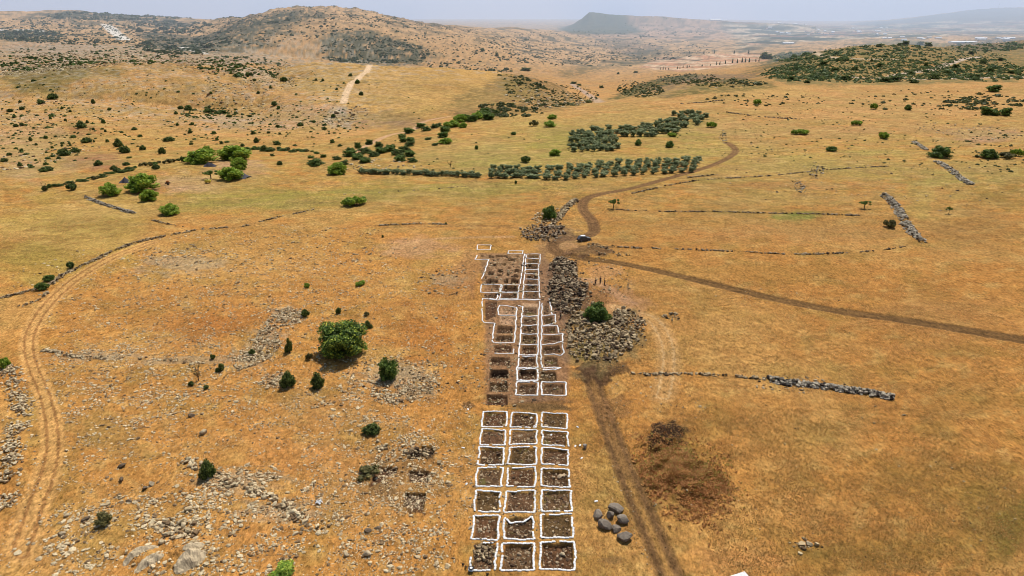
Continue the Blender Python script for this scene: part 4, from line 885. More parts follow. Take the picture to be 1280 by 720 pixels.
SPEC = {'tree_bright':('tree',(MIDG[0]*1.1, MIDG[1], BRIGHT[2]),8000,.027),'tree_bright2':('tree',BRIGHT,2600,.04),'tree_mid':('tree',MIDG,2200,.042),'shrub_dark':('shrub',DARKG,2600,.034),'shrub_mid':('shrub',MIDG,1600,.045),'shrub_bright':('shrub',BRIGHT,1400,.045),
        'shrub_olive':('shrub',DRYG,1300,.045),'round_dark':('round',MIDG,4200,.032),'round_small':('round',DARKG,2000,.045),'low_bright':('low',BRIGHT,900,.045),'low_dark':('low',DARKG,900,.05),'low_dry':('low',DRYG,700,.045),'olive':('olive',OLV,650,.06),'olive2':('olive',OLV,650,.06),'umbrella':('umbrella',MIDG,900,.04),'column':('column',DARKG,500,.05),'bare':('bare',DRYG,120,.03),'tall_dark':('tree',DARKG,1800,.042)}
NAMEOF = {'tree':'broadleaf_tree','shrub':'shrub','low':'low_shrub','round':'shrub','olive':'olive_tree','umbrella':'small_tree','column':'cypress_tree','bare':'bare_shrub'}
CATOF = {'tree':'tree','shrub':'shrub','low':'shrub','round':'shrub','olive':'olive tree','umbrella':'tree','column':'cypress tree','bare':'shrub'}
for i, (k, s) in enumerate(SPEC.items()): PROTO[k] = [make_plant(NAMEOF[s[0]], s[0], s[1], s[2], s[3], 100+i), 0]
# (native crown height of a unit plant)
HN = {'tree':.84,'shrub':.62,'low':.24,'round':.66,'olive':.92,'umbrella':.68,'column':1.08,'bare':.85}
VEG = 0
def plant(key, px, py, wpx, hpx, label, group=None):
    """py is the foot of the plant in the photo"""
    global VEG
    pr = PROTO[key]; kind = SPEC[key][0]
    o = pr[0] if pr[1] == 0 else copy_tree(pr[0]); pr[1] += 1
    x, y = P(px, py); m = mpp(px, py); w = wpx*m; t, s = ray(px, py)
    el = math.atan(-s); hh = hpx*m
    # seen from above the crown's depth adds to its apparent height
    hz = max((hh-.55*w*math.sin(el))/max(math.cos(el), .3), .45*hh)
    y2 = y+.33*w*0
    o.location = (x, y+w*.32, float(gz(x, y+w*.32))-.03); o.rotation_euler = (0, 0, random.uniform(0, 6.28)); o.scale = (w*1.12, w*1.12, hz/HN[kind]*1.05)
    if group and 'group' in o: pass
    if 'group' in o and not group: del o['group']
    tag(o, label, CATOF[kind], group); VEG += 1; return o
NEARV = [('tree_bright',425,452,62,55,'big bright green spreading tree, the largest in the left half'),
 ('tree_mid',485,478,26,34,'two lobed dark green bush right of and below the big tree'),('round_small',358,486,20,24,'round dark bush with a black shadow below the rubble patch, left of its twin'),('round_small',396,487,18,24,'round dark bush below the big tree, right of its twin'),
 ('shrub_dark',361,444,11,21,'tall thin bush between the rubble patches and the big tree'),('low_dark',381,397,15,10,'small dark shrub at the upper end of the rubble patch'),('low_dark',422,393,10,8,'small shrub just above the big tree'),('shrub_dark',459,411,13,12,'dark round shrub touching the upper right of the big tree'),('low_dry',457,396,10,6,'faint low shrub above and right of the big tree'),('low_dry',386,451,12,9,'pale low shrub left of the foot of the big tree'),
 ('round_small',463,545,23,18,'lone small dark green bush in open ground left of the near grid'),('round_small',257,600,21,27,'round olive dark bush beside the winding stone row'),('bare',246,478,18,26,'leafless twiggy bush with bent branches'),('low_dark',238,484,10,7,'low dark shrub at the foot of the twiggy bush'),('shrub_dark',275,466,13,13,'small round dark shrub right of the twiggy bush'),('low_dark',265,450,9,7,'tiny dark shrub above the small round one'),('shrub_dark',315,445,10,9,'small dark shrub at the left end of the lower rubble patch'),('low_dark',256,488,10,6,'low dark shrub under the small round dark shrub'),
 ('low_bright',383,360,10,6,'tiny green shrub in the open slope above the big tree'),('shrub_mid',48,364,18,13,'green bush on the left wall, lower of three'),('shrub_mid',60,353,15,11,'green bush on the left wall, middle of three'),('low_dark',86,337,13,9,'small dark bush on the left wall, upper of three'),
 ('tree_bright2',209,270,23,17,'bright green bush standing alone below the camp'),('low_bright',442,259,32,13,'lens shaped dark green bush alone in the meadow'),('round_dark',747,406,36,30,'round dense dark green bush among the stone heaps'),('round_dark',687,275,21,19,'dark bush on the stone heap by the road bend'),('umbrella',768,262,16,14,'small tree with visible trunk and round shadow right of the road'),
 ('umbrella',1083,262,16,12,'small dark tree left of the broad rubble wall'),('umbrella',1187,268,9,10,'tiny lone tree on the right plain'),('low_dry',1116,286,20,11,'low olive shrub against the broad rubble wall'),('low_bright',450,358,16,7,'low yellow green shrub in open ground left of the dig'),
 ('low_bright',3,462,16,14,'green bush cut by the left edge beside the stone bank'),('shrub_olive',125,662,32,22,'olive coloured thorny bush among dark boulders at lower left'),('shrub_bright',350,724,38,20,'bright green bush cut by the bottom edge'),('low_dry',455,600,40,14,'dry yellowish shrub left of the near grid') ,
 ('tree_bright2',172,241,36,28,'large bright green tree in front of the left tent'),('tree_bright2',184,252,22,18,'smaller bright tree touching the large one in front of the left tent'),('tree_bright2',135,246,24,19,'bright feathery tree left of the camp'),('tree_bright2',246,205,38,23,'broad bright tree behind the small shelter'),('tree_bright2',256,196,16,15,'upper lobe tree rising behind the broad bright tree'),('tree_bright2',291,201,40,24,'large bright green tree at the right of the camp, upper'),('tree_bright2',296,213,20,18,'middle bright tree above the right tent'),('tree_bright2',287,226,30,20,'lower bright tree beside the right tent'),('umbrella',261,225,21,13,'small umbrella shaped tree over the yellow tank'),
 ('low_dark',87,239,18,9,'dark low bush left of the bright feathery tree'),('bare',56,240,9,13,'thin bare sapling at far left with a long shadow'),('tree_bright2',419,219,24,18,'bright green tree at the left end of the orchard'),('round_dark',1180,198,28,17,'large dark green bush on the right meadow'),('round_dark',1240,199,22,14,'large dark bush near the right edge'),('low_dry',1262,199,28,9,'long low green shrubbery touching the right edge bush'),('low_bright',1275,196,16,9,'low green shrub cut by the right edge'),
 ('low_bright',1003,169,20,7,'bright flat bush in the upper right meadow, one of a pair'),('low_bright',993,168,9,5,'small bright bush beside the flat one'),('shrub_mid',1043,190,16,8,'round green bush in the middle of the right meadow'),('low_bright',1072,157,16,6,'flat bright bush right of the round one'),('low_bright',1107,174,17,8,'bright bush below and right of the flat one'),('shrub_mid',1136,138,12,8,'dark green bush high on the right meadow'),('low_bright',1093,137,9,7,'small bright bush left of the high dark one'),
 ('tree_mid',1236,144,15,12,'left tree of three in the upper right'),('tree_mid',1246,145,13,9,'middle tree of three in the upper right'),('tree_mid',1259,145,14,12,'right tree of three in the upper right'),('tree_mid',1245,115,18,10,'dark tree at the top edge of the right meadow'),('low_bright',947,131,14,6,'flat bright bush at the top of the meadow'),('low_bright',890,160,13,7,'bright bush right of the back grove'),('shrub_mid',839,185,14,10,'round green bush below the back grove'),('shrub_mid',799,182,12,9,'round green bush left of the other below the back grove'),('low_bright',841,171,14,5,'bright shrub at the near edge of the back grove'),
 ('tree_bright2',694,195,15,10,'bright round bush between the two olive plantings'),('low_dark',658,204,17,8,'dark flat bush left of the bright round one'),('tree_bright2',688,159,15,9,'bright bush on the rise below the wooded slope'),('tree_bright2',690,149,12,7,'bright bush directly behind the first on the rise'),('shrub_mid',641,169,9,5,'small bush on the rise'),('shrub_mid',595,187,6,6,'tiny dark bush in the yellow green field'),('bare',563,209,10,9,'feathery pale sapling behind the orchard'),('low_dry',667,158,14,7,'low olive bush left of the bright pair on the rise'),('low_dark',645,230,5,4,'speck of dark bush in front of the orchard'),
 ('shrub_dark',478,297,4,4,'tiny dark bush behind the dig by the stone row'),('low_dark',557,281,4,3,'tiny dark tuft on the faint path'),('low_bright',940,200,0,0,'')]
for a in NEARV:
    if a[3] > 0: plant(*a)
# tree lines in the gully
i = 0
for px, py, w, h, k in [(455,192,14,9,'tall_dark'),(446,200,14,9,'tree_mid'),(466,196,12,8,'tall_dark'),(476,192,13,9,'tree_mid'),(487,190,13,10,'tree_mid'),(496,194,14,9,'tall_dark'),(505,190,12,9,'tall_dark'),(512,196,12,9,'tree_mid'),(499,202,13,9,'tree_mid'),(512,183,10,8,'tall_dark'),(504,178,9,7,'tree_mid'),(513,178,9,7,'tree_mid'),(473,184,9,8,'tall_dark'),(447,185,7,8,'tall_dark'),(461,181,8,8,'tall_dark'),(511,167,12,8,'tree_mid'),(502,173,8,6,'tree_mid'),(515,203,10,7,'tall_dark'),(455,204,12,8,'tree_mid'),(430,206,9,7,'tall_dark'),
                        (420,200,9,6,'tall_dark'),(437,196,15,10,'tree_mid'),(393,206,18,9,'tall_dark'),(388,198,7,4,'tree_mid'),(404,197,7,5,'tree_mid'),(526,160,11,7,'tree_mid'),(532,164,10,7,'tall_dark'),(543,160,9,6,'tall_dark'),(548,158,8,5,'tall_dark'),(535,175,7,4,'tall_dark'),(544,182,7,4,'tall_dark'),(556,180,14,8,'tree_bright2'),(553,172,12,8,'tree_mid'),(556,166,11,9,'tree_mid'),(561,160,12,8,'tree_bright2'),(568,159,12,9,'tree_bright2'),(574,153,14,10,'tree_bright2'),(582,151,12,9,'tree_mid'),(590,152,12,9,'tree_mid'),(597,149,12,9,'tree_bright2'),(604,147,14,10,'tree_mid'),(611,150,14,10,'tree_mid'),(606,142,10,7,'tree_mid'),(620,142,8,6,'tall_dark'),(578,160,9,7,'tree_bright2')]:
    g = i; i += 1
    plant(k, px, py, w*1.25, h*1.1, 'dark green bush in the gully thicket left of the orchard' if px < 520 else 'green tree in the row climbing the gully behind the orchard', 'bushes of the gully thicket' if px < 520 else 'trees climbing the gully')
# hedge line at the foot of the left hillside
for k in range(58):
    u = k/57
    px = 55+u*340; py = np.interp(px, [55,95,140,180,240,300,340,400], [238,228,218,208,200,189,188,192])+random.uniform(-1.5, 1.5)
    if 238 < px < 300: continue
    w = random.uniform(6, 13); plant(random.choice(['shrub_mid','low_dark','shrub_olive','low_dry','tall_dark']), px, py, w, w*random.uniform(.4, .6), 'bush in the hedge line along the foot of the left hillside', 'bushes of the hedge line under the hillside')
# olive orchard: front rows
def olive(px, py, w, lab, grp): plant(random.choice(['olive', 'olive2']), px+random.uniform(-1, 1), py+random.uniform(-.6, .6), w*random.uniform(1.1, 1.85), w*random.uniform(.75, 1.15), lab, grp)
for k in range(30): olive(450+k*5.1, np.interp(450+k*5.1, [450,545,600], [217,220,222]), 7.6, 'small olive tree in the thin left part of the orchard row', 'olive trees in the thin left row')
for c_ in range(7):
    for r_ in range(3): olive(614+c_*9.2+r_*1.6, 223-r_*4.2, 9, 'olive tree in the middle block of the orchard', 'olive trees in the middle block')
for c_ in range(16):
    for r_ in range(5): olive(683+c_*12.2+r_*1.5, 226-c_*.72-r_*3.5, 8.2, 'olive tree in the wide right block of the orchard', 'olive trees in the right block')
gp = [(711,193),(716,166),(760,161),(800,161),(830,152),(836,145),(878,143),(882,152),(842,168),(800,174),(774,174),(770,190)]
for r_ in range(14):
    for c_ in range(24):
        px = 708+c_*7.8+(r_ % 2)*3.5; py = 193-r_*3.7; ins = False
        for k in range(len(gp)):
            a, b = gp[k-1], gp[k]
            if (a[1] > py) != (b[1] > py) and px < (b[0]-a[0])*(py-a[1])/(b[1]-a[1])+a[0]: ins = not ins
        if ins and random.random() < .93: olive(px, py, 7.6, 'grey green olive tree of the back grove', 'olive trees of the back grove')
# shrubs dotted over the left hillside: the noticeable ones one by one
hs = [(530,405,14,11),(565,508,14,9),(780,525,13,13),(820,570,15,12),(410,588,18,12),(490,573,15,8),(645,660,12,9),(685,382,6,7),(1075,578,10,11),(945,558,9,8),(1115,500,16,8),(290,700,18,9),(1033,685,12,8),(890,430,8,5),(340,218,14,9),(265,255,10,6),(617,250,6,7),(1250,292,10,8),(138,575,6,5),(128,668,7,7),(300,488,6,5),(238,535,4,4),(465,313,4,4),(433,372,4,4),(410,293,4,4),(332,360,4,4),(578,385,5,5),(620,432,4,4),(700,445,4,4),(712,512,5,5),(625,514,3,4),(60,310,8,5),(90,350,6,4),(20,640,9,6),(55,600,7,5),(200,500,5,7),(345,555,4,4),(410,540,4,3),(458,527,4,3),(305,587,4,3),(235,640,4,3),(300,665,7,5),(1170,325,6,5),(1200,290,8,5),(1180,403,5,4),(930,478,7,4),(725,300,5,4),(808,453,5,3),(130,250,4,4),(140,295,7,5),(100,410,7,5),(140,403,7,5),(750,690,10,7),(835,665,10,6),(850,700,15,8)]
for k, (x, y, w, h) in enumerate(hs):
    plant('round_small' if w > 7 else random.choice(['round_dark','round_small']), x/5.333, 80+y/5.333+h*.4, w*.92, h*.9, 'green bush, one of the larger ones dotted on the left hillside', 'larger bushes on the left hillside')
hs2 = [(75,290,11,9),(210,310,14,7),(250,458,7,5),(510,455,6,7),(533,508,8,8),(668,525,10,7),(90,450,7,6),(825,402,9,6),(655,297,9,7),(685,320,6,5),(1048,350,7,5),(1040,515,7,6),(1090,542,7,4),(1210,545,8,8),(915,382,6,4),(985,428,7,5),(1215,208,7,6),(1238,258,7,6),(1170,168,6,5),(725,185,10,7),(300,318,12,6),(350,345,9,5),(385,150,9,4),(688,660,8,7),(640,605,6,5),(920,660,15,11),(1045,58,5,5),(975,82,5,4),(943,208,4,4),(988,210,4,4),(640,240,4,5),(555,250,5,4),(535,212,5,4),(580,570,12,6),(620,572,12,6),(710,568,15,6),(850,575,12,5),(105,398,6,4),(98,530,5,4),(270,500,5,5),(300,522,5,5),(335,518,8,3),(440,540,6,5),(615,455,5,4),(690,462,4,4),(490,345,6,4),(510,390,4,3),(675,412,6,5),(240,262,5,4),(495,183,8,5),(435,190,5,4),(1155,575,15,9)]
for k, (x, y, w, h) in enumerate(hs2):
    plant(random.choice(['round_dark','round_small','tall_dark']), 220+x/5.333, 80+y/5.333+h*.4, w*.95, h*.9, 'dark bush, one of the larger ones on the hillside above the camp and orchard', 'larger bushes above the camp')
for (x, y, w, h) in [(140,75,9,5),(95,60,10,6),(335,25,10,6),(345,60,0,0)]:
    pass
# tall dark trees along the far field
for k, (px, py, w, h) in enumerate([(826,87,1.6,3.5),(829,87,2,4),(832,87,1.5,3),(836,87,2.4,2.6),(847,86,2,3),(850,86,1.6,3),(854,85,2,3.5),(859,85,2.2,4),(862,84,1.4,2.6),(878,83,3,2.5),(888,82,2,2.5),(896,81,2.4,5),(900,81,2.4,5),(907,80,2.8,5),(916,79,3.4,6),(922,79,3,6),(928,78,3,6.5),(932,78,2.6,6),(937,78,3.4,6),(945,77,2.4,4),(949,77,2.4,4),(880,67,2,4),(893,67,2,5),(956,74,7,11),(962,74,6,8),(918,67,3,4),(936,67,2.5,5),(862,67,2,3.5)]):
    plant('column' if w < 5 else 'tall_dark', px, py, w*1.5, h, 'dark narrow tree in the broken row along the pale striped field' if w < 5 else ('tall dark tree clump ending the row by the striped field' if px < 960 else 'smaller dark tree clump just right of the tall one'), 'narrow trees along the striped field' if w < 5 else None)
for (px, py, w, h) in [(752,110,6,4),(717,105,8,4),(724,107,7,3),(795,91,6,3),(773,93,4,3.5),(603,71,6,5),(621,75,5,6),(657,89,14,6),(1100,59,8,5),(1133,56,9,6),(1125,57,6,4),(1152,56,8,5),(1162,58,9,6),(1195,86,8,7),(1158,83,5,6),(1100,84,7,6),(1090,77,4,4),(1170,99,14,8),(1120,102,20,9),(1108,103,14,8),(1010,104,8,5),(1144,104,12,6),(1230,80,9,6),(1215,68,8,5),(1030,82,10,7),(1045,90,11,7),(990,100,9,6),(1070,88,10,6),(1060,100,13,7),(1185,92,8,5),(1240,90,10,6),(1265,92,9,5),(1252,76,8,5),(1222,97,14,6),(1140,93,10,5)]:
    plant('tall_dark', px, py, w, h, 'dark tree on the wooded hill at the upper right' if px > 980 else 'dark tree in the far valley', 'trees on the wooded hill' if px > 980 else 'trees in the far valley')
for k in PROTO:
    if PROTO[k][1] == 0: 
        for c_ in list(PROTO[k][0].children): bpy.data.objects.remove(c_)
        bpy.data.objects.remove(PROTO[k][0])
# small dots: about 250 single shrubs with shared low meshes, then the far scrub as one mass
def lump_cloud(x, y, s, pal, flat=.7, z=None):
    n = len(x); m = 26
    d = rng.normal(size=(n, m, 3)); d /= np.linalg.norm(d, axis=-1, keepdims=True); d[..., 2] = np.abs(d[..., 2])
    c = d*s[:, None, None]*rng.uniform(.55, 1, (n, m, 1))*[1, 1, flat]
    nr = d+rng.normal(0, .4, d.shape); nr /= np.linalg.norm(nr, axis=-1, keepdims=True)
    a = np.cross(nr, rng.normal(size=d.shape)); a /= np.linalg.norm(a, axis=-1, keepdims=True); b = np.cross(nr, a)
    q = s[:, None, None]*rng.uniform(.28, .5, (n, m, 1))
    V = np.stack([c-a*q, c-b*q, c+a*q, c+b*q], 2)
    z = gz(x, y) if z is None else z
    V = V+np.stack([x, y, z], -1)[:, None, None]
    k = rng.random((n, 1, 1)); col = (pal[1]*(1-k)+pal[0]*k)*rng.uniform(.75, 1.25, (n, m, 1))
    return V.reshape(-1, 3), np.arange(n*m*4).reshape(-1, 4), np.repeat(col.reshape(-1, 3), 4, 0)
DOTS = []
for k in range(5):
    v, f, c = lump_cloud(np.zeros(3), np.ones(3), np.array([1., .7, .8]), DARKG, .8, np.zeros(3)); v[:, 1] -= 1
    n_ = len(v)//3; v[n_:2*n_, 0] += .6; v[2*n_:, 0] -= .5; v[2*n_:, 1] += .4
    me_o = mesh_np('small_shrub', v*.7, f, M_LEAF, None, c); DOTS.append(me_o.data); bpy.data.objects.remove(me_o)
nd = 0
zones = [((0,470,120,205),230,'small dark shrub dotted on the bare left hillside','small shrubs on the left hillside'),((1060,1280,125,185),26,'small dark shrub on the upper right meadow','small shrubs on the upper right meadow'),((380,740,80,150),34,'small dark shrub on the yellow hill behind the gully','small shrubs on the yellow hill')]
for (x0, x1, y0, y1), n, lab, grp in zones:
    j = 0
    while j < n:
        px, py = rng.uniform(x0, x1), y0+(y1-y0)*rng.random()**1.0
        if fbm(np.array([px/40.]), np.array([py/18.]), 301, 3)[0] < rng.uniform(-.7, .35): continue
        if grp.startswith('small shrubs on the left') and py > np.interp(px, [0,95,240,300,400,470], [235,222,196,186,186,160]): continue
        x, y = P(px, py); s = rng.choice([.6,.8,1.0,1.25,1.7], p=[.3,.3,.2,.15,.05])
        o = bpy.data.objects.new('small_shrub', DOTS[j % 5]); COL.objects.link(o); o.location = (x, y, float(gz(x, y))-.05); o.rotation_euler = (0, 0, rng.uniform(0, 6)); o.scale = (s*1.15, s*1.15, s)
        tag(o, lab, 'shrub', grp); j += 1
def scrub(spec, name, label, pal):
    parts = []
    for (px, py, rx, ry, n, s, thr) in spec:
        if n < 1: continue
        q1 = rng.uniform(-1, 1, n*6); q2 = rng.uniform(-1, 1, n*6); k = q1*q1+q2*q2 < 1; q1, q2 = q1[k], q2[k]
        pp = np.array([px+q1*rx, py+q2*ry]).T[:int(n*1.8)]
        xy = np.array([P(*p) for p in pp]); x, y = xy[:, 0], xy[:, 1]
        sc_ = max(s*12, 12); k = fbm(x/sc_, y/sc_, 310, 3) > rng.uniform(-thr, thr, len(x))-.05; x, y = x[k][:n], y[k][:n]
        parts.append(lump_cloud(x, y, s*np.exp(rng.normal(-.2, .4, len(x))), pal))
    V, Fc, Cc = [], [], []; o = 0
    for v, f, c in parts: V.append(v); Fc.append(f+o); Cc.append(c); o += len(v)
    tag(mesh_np(name, np.concatenate(V), np.concatenate(Fc), M_LEAF, None, np.concatenate(Cc)), label, 'scrub', None, 'stuff')
scrub([(60,82,80,11,420,1.6,.5),(200,84,110,10,520,1.5,.5),(300,104,50,16,330,1.6,.4),(120,66,130,10,300,2.2,.5),(220,130,220,45,500,.8,.6),(40,160,60,50,260,.9,.6),(300,78,60,8,160,2.0,.4),(265,142,40,7,100,1.3,.3),(370,155,90,18,160,.8,.5)], 'hillside_scrub', 'dark scrub speckled along the rock ledges of the left hillside', DARKG)
scrub([(380,38,150,28,2600,2.6,.6),(230,58,60,10,360,4,.3),(470,72,70,7,700,2.4,.5),(110,38,140,18,1800,3,.6),(580,58,130,26,1100,2.4,.6),(30,44,50,6,220,5,.3),(150,20,90,6,260,7,.4),(700,60,90,22,700,2.8,.6),(800,62,90,14,350,3.5,.6),(800,38,90,10,240,6,.5),(210,34,60,8,200,6,.4),(560,88,90,4,200,2.6,.3)], 'far_scrub', 'dark scrub covering the far hills on the left and centre', (lin(96,104,66,.9), lin(74,84,54,.9), lin(116,122,80)))
scrub([(1080,88,110,16,1500,1.5,.7),(1180,80,90,20,1100,1.6,.8),(1000,92,50,10,350,2.4,.4),(1100,64,70,8,340,2.2,.6),(1240,92,60,10,300,2.4,.5),(1240,58,50,6,200,3,.5),(1010,72,60,6,260,3.4,.4)], 'hill_woodland', 'low dark woodland covering the hill at the upper right', (lin(122,132,78,1), lin(88,104,62,1), lin(140,140,84)))
scrub([(690,120,60,14,420,1.3,.8),(660,108,40,8,200,1.9,.5),(640,140,40,7,160,1.7,.4),(800,112,30,10,400,1.2,2.),(860,98,40,6,220,1.6,.6),(900,104,60,5,160,1.6,.6),(760,76,60,8,90,3,.6),(960,125,80,8,90,1.2,.6),(1150,125,100,14,120,1.2,.6),(1230,128,50,10,130,2.0,.4),(1100,170,180,45,260,.55,.6),(960,160,120,40,120,.5,.6),(1240,190,50,30,90,.7,.6),(600,190,120,30,60,.5,.6)], 'slope_scrub', 'mixed scrub on the shoulder slopes in the middle distance', (lin(112,112,66,1), lin(80,86,52,1), lin(112,108,62)))
# grass tufts: near ground, a mass
def tufts(spec):
    Vs, Fs, Cs = [], [], []; off = 0
    for (px, py, rx, ry, n, s, pal) in spec:
        cxy = np.array(P(px, py)); m1 = rx*mpp(px, py); yb = P(px, min(py+ry, 780))[1]; yt = P(px, py-ry)[1]
        q1 = rng.normal(0, .55, n*2).clip(-1.6, 1.6) if n < 5000 else rng.uniform(-1, 1, n*2); x = cxy[0]+m1*q1; y = rng.uniform(yb, yt, n*2) if n >= 5000 else (yb+yt)/2+(yt-yb)/2*rng.normal(0, .55, n*2)
        k = fbm(x/7, y/7, 401, 3)+.4*perlin(x/1.5, y/1.5, 402) > rng.uniform(-.6, .6, len(x)); x, y = x[k][:n], y[k][:n]
        # keep clear of the digs and roads
        ti = np.clip(np.searchsorted(tg, x/y), 0, len(tg)-1); di = np.clip(np.searchsorted(Dg, y), 0, len(Dg)-1)
        k = LAB[ti, di] == 0; x, y = x[k], y[k]; n_ = len(x); z = gz(x, y)
        bl = 5; a = rng.uniform(0, 2*np.pi, (n_, bl)); ln = s*rng.uniform(.6, 1.3, (n_, bl)); w = .22*ln
        dx, dy = np.cos(a), np.sin(a); lean = rng.uniform(.2, .8, (n_, bl))
        b0 = np.stack([x[:, None]-dy*w+dx*.05, y[:, None]+dx*w+dy*.05, np.repeat(z[:, None], bl, 1)-.02], -1)
        b1 = np.stack([x[:, None]+dy*w+dx*.05, y[:, None]-dx*w+dy*.05, np.repeat(z[:, None], bl, 1)-.02], -1)
        tp = np.stack([x[:, None]+dx*ln*lean, y[:, None]+dy*ln*lean, z[:, None]+ln*.38], -1)
        V = np.stack([b0, b1, tp], 2).reshape(-1, 3); Fc = np.arange(len(V)).reshape(-1, 3)+off; off += len(V)
        q = rng.random((n_, 1)); c = (pal[0]*(1-q)+pal[1]*q)*rng.uniform(.8, 1.2, (n_, 1)); Cs.append(np.repeat(c, bl*3, 0)); Vs.append(V); Fs.append(Fc)
    tag(mesh_np('dry_grass', np.concatenate(Vs), np.concatenate(Fs), M_LEAF, None, np.concatenate(Cs)), 'dry grass tufts covering the near plain', 'grass', None, 'stuff')
STR = (lin(206,150,90,1), lin(226,184,122,1)); OLG = (lin(160,128,72,1), lin(186,150,88,1)); RST = (lin(150,96,52,1), lin(198,146,88,1))
tufts([(1000,600,300,120,26000,.22,STR),(1080,620,220,110,22000,.24,OLG),(1000,420,290,70,12000,.3,STR),(1000,420,290,70,9000,.32,OLG),(300,600,300,120,14000,.2,STR),(300,600,300,120,12000,.2,OLG),(300,420,300,70,9000,.26,STR),(300,420,300,70,6000,.28,OLG),
       (852,600,46,38,4600,.6,RST),(852,590,42,26,2600,.5,(lin(128,122,56,1),lin(176,154,76,1))),(640,600,90,110,1500,.2,OLG),(770,600,60,110,4000,.22,OLG),(80,290,100,30,3500,.34,STR),(80,300,100,30,3500,.34,OLG)])

# ------------------------------------------------------------------ camp: tents, tank, cart
def boxv(x0, x1, y0, y1, z0, z1):
    V = [(x0,y0,z0),(x1,y0,z0),(x1,y1,z0),(x0,y1,z0),(x0,y0,z1),(x1,y0,z1),(x1,y1,z1),(x0,y1,z1)]
    return V, [[0,3,2,1],[4,5,6,7],[0,1,5,4],[1,2,6,5],[2,3,7,6],[3,0,4,7]]
def part(name, VF, mat, parent, smooth_=False, bevel=0):
    o = bpy.data.objects.new(name, mesh_py(name, VF[0], VF[1], mat, smooth_)); COL.objects.link(o); o.parent = parent
    if bevel: md = o.modifiers.new('b', 'BEVEL'); md.width = bevel; md.segments = 2
    return o
def joinvf(*vs):
    V, Fc = [], []
    for v, f in vs: Fc += [[q+len(V) for q in g] for g in f]; V += list(v)
    return V, Fc
M_TENT = flat_mat('dark_tent_cloth', lin(92,88,92), .9, .1, 3, .7, 1.2); M_POLE = flat_mat('wood_pole', lin(120,92,64)); M_YEL = flat_mat('yellow_paint', lin(220,196,60), .5, .4); M_BRN = flat_mat('worn_brown', lin(110,80,60), .8); M_DARK = flat_mat('black_rubber', (.02,.02,.02), .8)
M_STEEL = flat_mat('grey_steel', (.35,.35,.36), .4, .5, 5, .9, 1.1, .6)
def tent(px, py, wpx, dep, hts, label, rz=0, mat=M_TENT):
    x, y = P(px, py); m = mpp(px, py); w = wpx*m
    r = empty('tent', (x, y, float(gz(x, y))), rz); tag(r, label, 'tent')
    n, k = 17, 9; V = []
    for i in range(n):
        u = i/(n-1); h = np.interp(u, np.linspace(0, 1, len(hts)), hts)
        for j in range(k):
            v = -1+2*j/(k-1); V.append((w*(u-.5), dep*v*(1+.08*math.sin(i)), max(h*(1-abs(v)**1.25)*(1-.12*math.sin(u*math.pi*(len(hts)-1))**2)+.03*random.random(), .02)))
    part('cloth', (V, [[i*k+j,(i+1)*k+j,(i+1)*k+j+1,i*k+j+1] for i in range(n-1) for j in range(k-1)]), mat, r)
    for q in range(len(hts)):
        if hts[q] > .8: part('pole', limb((w*(q/(len(hts)-1)-.5), 0, 0), (w*(q/(len(hts)-1)-.5), 0, hts[q]+.12), .05, .04, 2, 6, 0), M_POLE, r)
    return r
tent(157,228,14,1.8,[.3,2.6,.4],'small pointed dark tent, leftmost of the camp',.1); tent(176,225,26,2.0,[.4,1.7,1.2,2.6,.5],'long sagging dark tent with two peaks behind the bright trees',.05)
tent(302,222,18,3.4,[.5,2.6,2.4,.6],'grey tarpaulin shelter on the right beside the lower bright tree',-.2); tent(263,208,15,1.6,[.6,2.1,1.8,.6],'small dark shelter in the middle of the camp',0)
x, y = P(260,229); r = empty('water_tank', (x, y, float(gz(x, y)))); tag(r, 'yellow tank standing under the umbrella shaped tree', 'tank')
def cyl(r0, L, axis='x', n=18, z=0, x=0, y=0):
    V, Fc = [], []
    for s_ in (-1, 1):
        for k in range(n):
            a = 2*math.pi*k/n; c, s2 = r0*math.cos(a), r0*math.sin(a)
            V.append((x+s_*L/2, y+c, z+s2) if axis == 'x' else (x+c, y+s_*L/2, z+s2) if axis == 'y' else (x+c, y+s2, z+s_*L/2))
    for k in range(n): Fc.append([k, (k+1)%n, n+(k+1)%n, n+k])
    Fc += [list(range(n))[::-1], list(range(n, 2*n))]
    return V, Fc
part('tank_body', cyl(.7, 2.3, 'x', 20, 1.0), M_YEL, r, True); part('stand', joinvf(boxv(-.9,-.7,-.5,.5,0,.45), boxv(.7,.9,-.5,.5,0,.45)), M_BRN, r); part('lid', cyl(.22, .14, 'z', 14, 1.74), M_DARK, r)
x, y = P(210,231); r = empty('hand_cart', (x, y, float(gz(x, y))), .5); tag(r, 'brown loaded cart between the left tents and the yellow tank', 'cart')
part('cart_bed', boxv(-1.1,1.1,-.6,.6,.6,1.1), M_BRN, r, False, .05); part('load', (lambda q: ([(a*.9, b*.55, 1.1+c*.5+.35) for a, b, c in ICO1.tolist()], ICOF1.tolist()))(0), flat_mat('orange_cloth', lin(196,120,60), .9), r)
for s_ in (-1, 1): part('wheel', cyl(.38, .12, 'y', 16, .38, 0, s_*.7), M_DARK, r)
part('handle', joinvf(limb((1.1,-.4,.8),(2.1,-.4,1.0),.04,.04,2,6,0), limb((1.1,.4,.8),(2.1,.4,1.0),.04,.04,2,6,0)), M_BRN, r)
